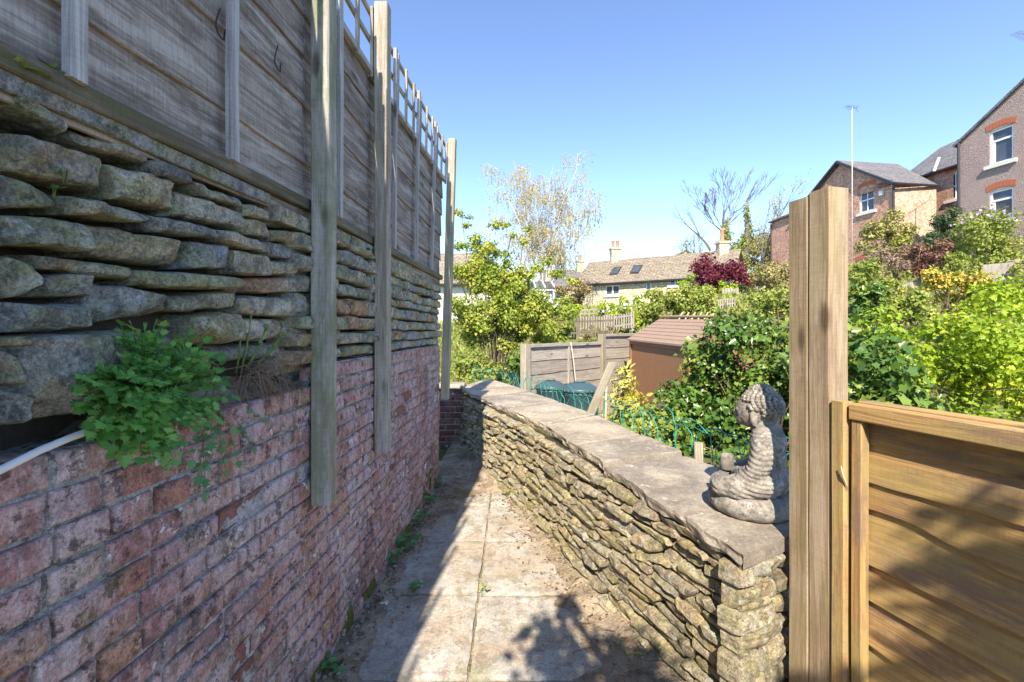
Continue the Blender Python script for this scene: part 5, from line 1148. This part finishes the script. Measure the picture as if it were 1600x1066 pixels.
for (bx, tx, ty, dy, r) in ((838, 775, 262, 0, .09), (840, 800, 250, 1, .08), (846, 862, 256, -.5, .10), (852, 905, 240, .5, .11), (848, 838, 285, -1, .08), (860, 945, 322, .8, .10), (856, 930, 300, -.8, .08), (842, 815, 300, 1.5, .07), (835, 768, 330, -1, .07), (852, 880, 290, 1.2, .08), (858, 912, 285, 1.2, .07), (845, 825, 262, .4, .06)):
    b, e = at(bx, 452, 28), at(tx, ty, 28+dy); pts = []
    for i in range(9):
        t = i/8; p = b.lerp(e, t); p += V((.35*(e.x-b.x)*(t*t-t), .0, .0))+V((q.gauss(0, .09), q.gauss(0, .09), 0))*(0 < i); pts.append(p)
    tube(mb, pts, [.55*r*(1-.85*i/8) for i in range(9)], 6, q.random(), 0, False)
    for k in range(26):
        t = q.uniform(.15, 1.0); f = t*8; i = min(7, int(f)); p = pts[i].lerp(pts[i+1], f-i); a = q.uniform(0, 6.28); l = q.uniform(.7, 1.7)*(1.15-.55*t)
        o = V((math.cos(a), math.sin(a)*.9, q.uniform(.35, .95))).normalized(); br = [p, p+o*l*.5, p+o*l+V((0, 0, -.08*l)), p+o*l*1.25+V((0, 0, -.35*l))]
        tube(mb, br, [.013, .010, .007, .005], 4, q.random(), 0, False)
        for m_ in range(9):
            s_ = q.uniform(.2, 1); j = min(2, int(s_*3)); p2 = br[j].lerp(br[j+1], s_*3-j); h = q.uniform(.35, 1.15); dd = V((q.gauss(0, .22), q.gauss(0, .22), 0)); P_ = [p2, p2+dd*h+V((0, 0, -.15*h)), p2+dd*h*1.5+V((0, 0, -.6*h)), p2+dd*h*1.6+V((0, 0, -h))]
            tube(tw, P_, [.0060, .0052, .0045, .003], 3, q.random(), 0, False)
            for z_ in range(q.choice((2, 3, 4, 6))): u = q.random(); p3 = P_[1].lerp(P_[3], u); LP.append(p3); LD.append((q.gauss(0, .5), q.gauss(0, .5), -1))
mb.build('trunk', 'birch_bark', root, True); tw.build('twigs', 'twig_pale', root, True)
leaf_mesh('catkins', LP, LD, unit(len(LP)), .12, .065, nrng.random(len(LP)), 'birch_leaf', root, 'slim')
root = thing('bare_tree', 'tall bare tree with a fan of fine dark branches behind the cottage', 'tree', (18.4, 40, 4))
mb = MB(); tips = []; q = random.Random(12)
b = at(1128, 420, 40); b.z = 4.0; fork = at(1129, 362, 40); tube(mb, [b, (b+fork)/2+V((.1, 0, 0)), fork], [.26, .22, .18], 8)
for (tx, ty, r) in ((1128, 290, .17), (1150, 300, .16), (1165, 318, .14), (1112, 312, .13), (1140, 285, .13), (1092, 335, .11), (1185, 300, .13), (1075, 312, .1)):
    e = at(tx, ty, 40+q.uniform(-1.5, 1.5)); grow(mb, fork, e-fork, (e-fork).length*.42, r*.45, 5, q, .42, .60, tips, (1, 2), 4, 5)
grow(mb, at(1110, 392, 40), at(1078, 345, 40)-at(1110, 392, 40), 2.0, .12, 3, q, .5, .25, tips, (1, 2), 4, 5)
mb.build('trunk', 'dark_bark', root, True)
for (lab, px, top, Y, lvl, seed) in (('thin half-bare tree with yellowish young leaves left of the brick house', 1196, 318, 38, 3, 3), ('small spreading half-bare tree behind the cottage chimney', 1085, 372, 42, 3, 8)):
    b = at(px, 420, Y); b.z = max(3.5, b.z-2); root = thing('thin_tree', lab, 'tree', b); q = random.Random(seed); mb = MB(); tips = []; h = at(px, top, Y).z-b.z
    grow(mb, b, (q.uniform(-.1, .1), 0, 1), h*.42, .16, lvl+1, q, .5, .35, tips, (2, 2), 4, 5); mb.build('trunk', 'dark_bark', root, True)
    P = np.array([tuple(t[0]) for t in tips for _ in range(9)])+nrng.normal(size=(len(tips)*9, 3))*.28; leaf_mesh('leaves', P, unit(len(P)), unit(len(P)), .10, .06, nrng.random(len(P)), 'birch_leaf', root)
for (lab, px, yt, yb, Y, w) in (('ivy-clad trunk rising just right of the cottage chimney', 1134, 352, 412, 37, 1.05), ('slim ivy-clad trunk leaning left beside the red maple top', 1166, 330, 412, 36, .75)):
    b, e = at(px-4, yb+14, Y), at(px+2, yt, Y); root = thing('ivy_clad_tree', lab, 'tree', b); mb = MB(); tube(mb, [b, b.lerp(e, .5)+V((.1, 0, 0)), e, e+(e-b)*.18], [.28, .2, .12, .05], 7); mb.build('trunk', 'dark_bark', root, True)
    cl = [(tuple(b.lerp(e, i/9)+V((rng.gauss(0, .15), rng.gauss(0, .15), 0))), (w*(.75-.5*i/9)*rng.uniform(.7, 1.2), w*.5, .5)) for i in range(10)]; P, N, _ = crown(cl, 1700, .5)
    leaf_mesh('ivy', P, unit(len(P)), N, .15, .11, nrng.random(len(P)), 'hedge_leaf', root)
for (lab, p0, p1, yt, yb, Y, m, n) in (('pale woodland tree behind the red maple, left of the brick house', 1140, 1215, 352, 420, 46, 'olive_leaf', 3200), ('low hazy tree between the chimney and the ivy-clad trunks', 1112, 1160, 378, 425, 44, 'hedge_leaf', 1700), ('round bushy tree against the left end of the brick house', 1190, 1240, 358, 425, 41, 'olive_leaf', 2200)):
    hs('woodland_tree', lab, 'tree', p0, p1, yt, yb, Y, m, n, .22, .13, k=20)
# the tree behind the viewer whose shade falls on the path and the panel
cl = []
for (x, y, z, t, r) in ((.15, 2.2, 0, 3.0, (.15, .18, .1)), (.26, 1.98, 0, 3.05, (.20, .2, .12)), (.05, 1.85, 0, 3.1, (.14, .14, .1)), (.30, 2.45, 0, 3.0, (.07, .1, .08)), (.58, 1.95, .05, 3.0, (.16, .2, .1)), (.45, 2.15, .0, 3.0, (.1, .1, .1)), (1.04, 1.50, .22, 2.8, (.10, .18, .13)), (1.20, 1.15, .86, 2.4, (.05, .22, .12)), (1.25, .95, .75, 2.5, (.07, .25, .16)), (1.19, 1.22, .42, 2.7, (.05, .25, .10)), (1.28, .85, .45, 2.7, (.10, .3, .2))):
    cl.append((tuple(V((x, y, z))+V((-.165, -1.12, 1))*t), r))
SHADE = shrub('overhanging_tree', 'leafy tree behind the viewer that throws dappled shade on path and panel', 'tree', (1.6, -3.4, -.1), cl, 1500, .06, .045, 'hawthorn_leaf', 'oval', 'bark', .035, inner=.2)

# ---------------------------------------------------------------- small plants and litter by the path and on the wall
def herb(name, label, base, tips, mat, leaf=.042, r=.0016, group=None, stemmat='stem_green', npair=3):
    """a clump of stalks carrying divided leaves; tips = list of end points"""
    base = V(base); t = thing(name, label, 'plant', base, group); mb = MB(); P, D, N, Ls = [], [], [], []
    for e in tips:
        e = V(e); b = base+V((rng.gauss(0, .02), rng.gauss(0, .03), 0)); m = b.lerp(e, .55)+V((0, 0, .25*(e-b).length*.5)); pts = [b, b.lerp(m, .5)+V((0, 0, .01)), m, m.lerp(e, .6)+V((0, 0, .006)), e]
        tube(mb, pts, [r, r, r*.9, r*.7, r*.5], 4, rng.random())
        ax = (e-m).normalized(); sd = ax.cross(V((0, 0, 1))); sd = sd.normalized() if sd.length > .01 else V((0, 1, 0)); nn = (V((.75, -.25, .75))+V((rng.gauss(0, .25), rng.gauss(0, .25), rng.gauss(0, .2)))).normalized()
        P.append(e); D.append(ax+V((0, 0, -.25))); N.append(nn); Ls.append(leaf*rng.uniform(.9, 1.3))
        for k in range(npair):
            f = .25+.62*(k+1)/npair; c = m.lerp(e, f-.12)
            for s_ in (-1, 1):
                dd = (ax*.55+sd*s_*.8+V((0, 0, rng.uniform(-.25, .1)))).normalized(); P.append(c+dd*leaf*.12); D.append(dd); N.append((nn+V((rng.gauss(0, .2), rng.gauss(0, .2), 0))).normalized()); Ls.append(leaf*rng.uniform(.65, 1.05)*(1.15-.35*f))
    mb.build('stems', stemmat, t, True); n = len(P); Ls = np.array(Ls); leaf_mesh('leaves', P, D, N, Ls, Ls*.95, nrng.random(n), mat, t, 'lobed', .25); return t
tips = []
q = random.Random(31)
for _ in range(230):
    while 1:
        px, py = q.uniform(115, 352), q.uniform(498, 728); cx = (px-235)/112; cy = (py-610)/112
        if cx*cx+cy*cy < 1.05 and not (px < 180 and py < 560) and not (px > 300 and py < 530) and not (px > 285 and py > 690): break
    off = .02+.085*math.exp(-((px-235)/80)**2-((py-620)/75)**2)+q.uniform(-.03, .04); u, z = wpx(px, py, off); tips.append(wp(u, off, z))
herb('wall_herb', 'lush green herb with deeply cut leaves growing from the ledge between stones and bricks', wp(1.12, -.055, 1.29), tips, 'herb_leaf', .022, npair=4)
tips = []
for (px, py) in ((320, 748), (318, 770), (345, 700), (300, 718), (362, 668), (330, 690), (395, 700), (372, 720), (352, 735), (410, 655), (352, 590), (362, 620), (345, 560), (312, 742), (388, 690)):
    off = .03; u, z = wpx(px, py, off); tips.append(wp(u, off, z))
herb('trailing_herb', 'thin trailing herb with small leaves hanging over the top bricks right of the lush one', wp(1.30, -.02, 1.30), tips, 'weed_leaf', .024, .0013, None, 'straw', 2)
t = thing('fern', 'young fern with curled green croziers and dead brown stalks in the wall hollow', 'fern', wp(1.52, -.06, 1.33)); mb = MB(); mg = MB()
for (px, py, h) in ((393, 488, .0), (377, 512, 0), (415, 515, 0), (437, 528, 0), (428, 545, 0), (405, 540, 0)):
    o0 = wp(1.50+(px-400)*.0016, -.045, 1.36); u, z = wpx(px, py, -.02); e = wp(u, -.02, z); pts = [o0, o0.lerp(e, .4)+V((.006, 0, .01)), o0.lerp(e, .8), e]
    for i in range(9): a = i*.75; rr = .011*(1-i/11); pts.append(e+V((.003, rr*math.sin(a)*1.0, .010-rr*math.cos(a)+.0)))
    tube(mg, pts, [.0036, .0036, .0034, .0036]+[.0042-.0001*i for i in range(9)], 6, rng.random())
mg.build('croziers', 'stem_green', t, True); q = random.Random(9)
for _ in range(70):
    o0 = wp(1.52+q.gauss(0, .05), -.05, 1.35+q.gauss(0, .02)); a = q.uniform(-2.6, 1.0); l = q.uniform(.06, .17); e = o0+V((.05+q.uniform(-.02, .05), math.cos(a)*l*.9, math.sin(a)*l*.55-.02)); m = o0.lerp(e, .5)+V((.02, 0, .03)); tube(mb, [o0, m, e, e+V((.003, .01*q.gauss(0, 1), -.03*q.random()))], [.0018, .0015, .0012, .0006], 4, q.random())
mb.build('dead_stalks', 'straw', t, True)
mb = MB(); q = random.Random(17)
for _ in range(34):
    u = q.uniform(1.05, 1.8); o0 = wp(u, -.02, 1.275+q.uniform(0, .04)); pts = [o0]
    for i in range(5): pts.append(pts[-1]+V((.012*q.gauss(.4, .7), .03*q.gauss(.3, 1), .014*q.gauss(-.7, 1))))
    tube(mb, pts, [.0016, .0014, .0012, .001, .0008, .0005], 4, q.random())
kind(mb.build('dead_roots', 'straw', None, True), 'stuff')
def leafy(name, label, base, n, size, spread, mat='weed_leaf', shape='oval', h=.06, group=None, r=.0013, wr=.55):
    base = V(base); t = thing(name, label, 'weed', base, group); mb = MB(); P, D, N, L = [], [], [], []
    for _ in range(n):
        a = rng.uniform(0, 6.28); rr = spread*rng.random()**.6; hh = h*rng.uniform(.4, 1.15); e = base+V((math.cos(a)*rr, math.sin(a)*rr, hh)); tube(mb, [base+V((math.cos(a)*rr*.25, math.sin(a)*rr*.25, -.01)), base.lerp(e, .6)+V((0, 0, .01)), e], [r, r, r*.7], 4)
        for k in range(3): b = a+k*2.1+rng.uniform(-.5, .5); d = V((math.cos(b), math.sin(b), rng.uniform(-.15, .35))); P.append(e); D.append(d); N.append(V((rng.gauss(0, .25), rng.gauss(0, .25)-.2, 1))); L.append(size*rng.uniform(.6, 1.2))
    mb.build('stems', 'stem_green', t, True); L = np.array(L); leaf_mesh('leaves', P, D, N, L, L*wr, nrng.random(len(P)), mat, t, shape, .3); return t
def gp(px, py, z=.01): Y = F*(EYE-z)/(py-HY); return V(((px-CX)/F*Y, Y, z))
for (px, py, n, sz, sp, lab) in ((676, 762, 12, .05, .10, 'farthest tuft of green weeds at the brick wall foot'), (664, 790, 12, .05, .09, 'dense tuft of green weeds beside the moss at the wall foot'), (650, 822, 13, .05, .09, 'third tuft of green weeds from the far end of the brick wall foot'), (630, 862, 14, .05, .09, 'leafy tuft of weeds along the middle of the brick wall foot'), (612, 886, 8, .05, .06, 'nearest of the close row of weed tufts at the wall foot'), (646, 926, 4, .04, .04, 'tiny weed in the joint between two shaded slabs'), (508, 1056, 7, .045, .07, 'low weed with round leaves at the bottom edge beside the brick wall'), (476, 1066, 3, .055, .03, 'broad-leaved weed at the very bottom edge against the brick wall'), (752, 930, 3, .025, .03, 'very small weed in the sunlit slab joint'), (790, 775, 4, .03, .05, 'small yellow-green weed at the far end of the sunlit slabs'), (985, 1030, 4, .025, .05, 'sprig of clover at the foot of the curved wall near the bottom edge'), (866, 830, 5, .022, .07, 'little patch of weed beside the foot of the curved wall')):
    leafy('path_weed', lab, gp(px, py), n, sz, sp, 'weed_leaf' if px < 720 else 'hedge_leaf', 'oval', .05 if n < 8 else .085, 'weeds along the path')
u, z = wpx(68, 118, -.03); leafy('ledge_weed', 'spiky light green weed at the top left below the fence', wp(u, -.005, z), 4, .042, .02, 'weed_leaf', 'slim', .012, None, .001, .3)
u, z = wpx(20, 118, -.03); t = leafy('ledge_weed', 'small weed with reddish stems at the top left corner of the stones', wp(u, -.01, z), 6, .022, .03, 'hedge_leaf', 'lobed', .015, None, .001, .8)
for (px, py, lab) in ((103, 278, 'tiny bright seedling between two large grey stones'), (82, 300, 'smallest seedling under the big rounded stone'), (335, 262, 'seedling sprouting from the ledge under the fence rail'), (573, 392, 'green fern sprig on the stones between two fence posts'), (498, 690, 'single pale leaf sprouting beside the green stained post')):
    u, z = wpx(px, py, .0); leafy('seedling', lab, wp(u, .0, z), 2 if px < 500 else 4, .016 if px < 400 else .03, .012, 'weed_leaf', 'oval', .008, 'seedlings on the stone wall')
# moss, leaf litter, pebbles, twigs
mb = MB()
for (u, z, a, b) in ((3.95, .13, .16, .15), (2.55, .04, .08, .05), (2.25, .05, .06, .06), (3.2, .03, .2, .05), (1.9, .05, .05, .04)):
    for _ in range(26): r_ = rng.uniform(.012, .03)*(1 if a > .05 else .45); p = wp(u+rng.gauss(0, a*.5), .006, z+rng.gauss(0, b*.5)); ell(mb, p, (r_*.5, r_, r_), None, 5)
kind(mb.build('moss', 'moss', None, True), 'stuff')
P, D, N = [], [], []
for _ in range(1000):
    c = rng.random()
    if c < .5: Y = rng.uniform(1.3, 4.3); x = WX+.042*Y+.03+abs(rng.gauss(0, .07))
    elif c < .8: Y = rng.uniform(3.9, 5.6); x = rng.uniform(WX+.042*Y+.05, face_x(Y)-.05)
    else: Y = rng.uniform(1.6, 4.2); x = face_x(Y)-.03-abs(rng.gauss(0, .13))
    P.append((x, Y, max(soil_z(x, Y), .003)+.006)); D.append((rng.gauss(0, 1), rng.gauss(0, 1), rng.gauss(0, .2))); N.append((rng.gauss(0, .3), rng.gauss(0, .3), 1))
kind(leaf_mesh('leaf_litter', P, D, N, .022*(.4+1.1*nrng.random(1000)), .014*(.4+nrng.random(1000)), nrng.random(1000), 'dry_leaf', None, 'oval'), 'stuff')
mb = MB()
for _ in range(420):
    if rng.random() < .55: Y = rng.uniform(1.4, 3.6); x = WX+.042*Y+.03+abs(rng.gauss(0, .06))
    else: Y = rng.uniform(1.5, 4.6); x = face_x(Y)-.03-abs(rng.gauss(0, .16))
    r_ = rng.uniform(.003, .011)*(1.5 if rng.random() < .06 else 1); ell(mb, (x, Y, max(soil_z(x, Y), .002)+r_*.35), (r_, r_*rng.uniform(.7, 1.3), r_*.7), Matrix.Rotation(rng.uniform(0, 3), 3, 'Z'), 4)
kind(mb.build('pebbles', 'coping', None, True), 'stuff')
mb = MB()
for _ in range(70):
    if rng.random() < .6: Y = rng.uniform(1.6, 3.4); x = face_x(Y)-.05-abs(rng.gauss(0, .15))
    else: Y = rng.uniform(3.9, 5.2); x = rng.uniform(-.6, -.2)
    a = rng.uniform(0, 6.3); l = rng.uniform(.03, .13); z0 = max(soil_z(x, Y), .003)+.006; p = V((x, Y, z0)); d = V((math.cos(a), math.sin(a), 0)); tube(mb, [p, p+d*l*.5+V((.01*rng.gauss(0, 1), .01*rng.gauss(0, 1), .012)), p+d*l+V((0, 0, .003))], [.0022, .0018, .001], 4)
kind(mb.build('twigs', 'straw', None, True), 'stuff')
p = gp(938, 932, .03); mb = MB(); stone(mb, [(-.055, .05), (.055, .05), (.05, -.04), (-.05, -.04)], lambda u, o, z: (p.x+u, p.y+z, p.z+o*1.0-.01), .035, .03, (9, 8), .6, 2.6, .006, 20., .3); o = mb.build('loose_stone', 'stone_buff', None, True); rebase(o, p); tag(o, 'single loose buff stone lying at the foot of the curved wall', 'stone')
for (px, py, s_, lab) in ((518, 1030, .03, 'chalky white stone against the brick wall near the bottom edge'), (598, 938, .028, 'chalky white stone beside the dark leaf pile at the wall foot'), (706, 722, .05, 'white stone on the shaded soil at the far end')):
    p = gp(px, py, .02); mb = MB(); stone(mb, [(-s_, s_*.8), (s_*.9, s_*.7), (s_, -s_*.7), (-s_*.8, -s_*.6)], lambda u, o, z, p=p: (p.x+u, p.y+z, p.z+o-.012), s_*.6, .02, (8, 7), .4, 3., .006, 30., .5); o = mb.build('chalk_stone', 'sill', None, True); rebase(o, p); tag(o, lab, 'stone', 'chalky stones by the path')
# white pipe lying out of the wall
pts = []
for (px, py, off) in ((-60, 762, .05), (0, 735, .045), (60, 705, .035), (110, 684, .025), (150, 670, .02), (172, 661, .018), (183, 651, .016)): u, z = wpx(px, py, off); pts.append(wp(u, off, z))
mb = MB(); tube(mb, pts, [.0068]*6+[.006], 12); o = mb.build('plastic_pipe', 'hose', None, True); rebase(o, pts[0]); tag(o, 'white plastic pipe end sticking out over the brick ledge', 'pipe')
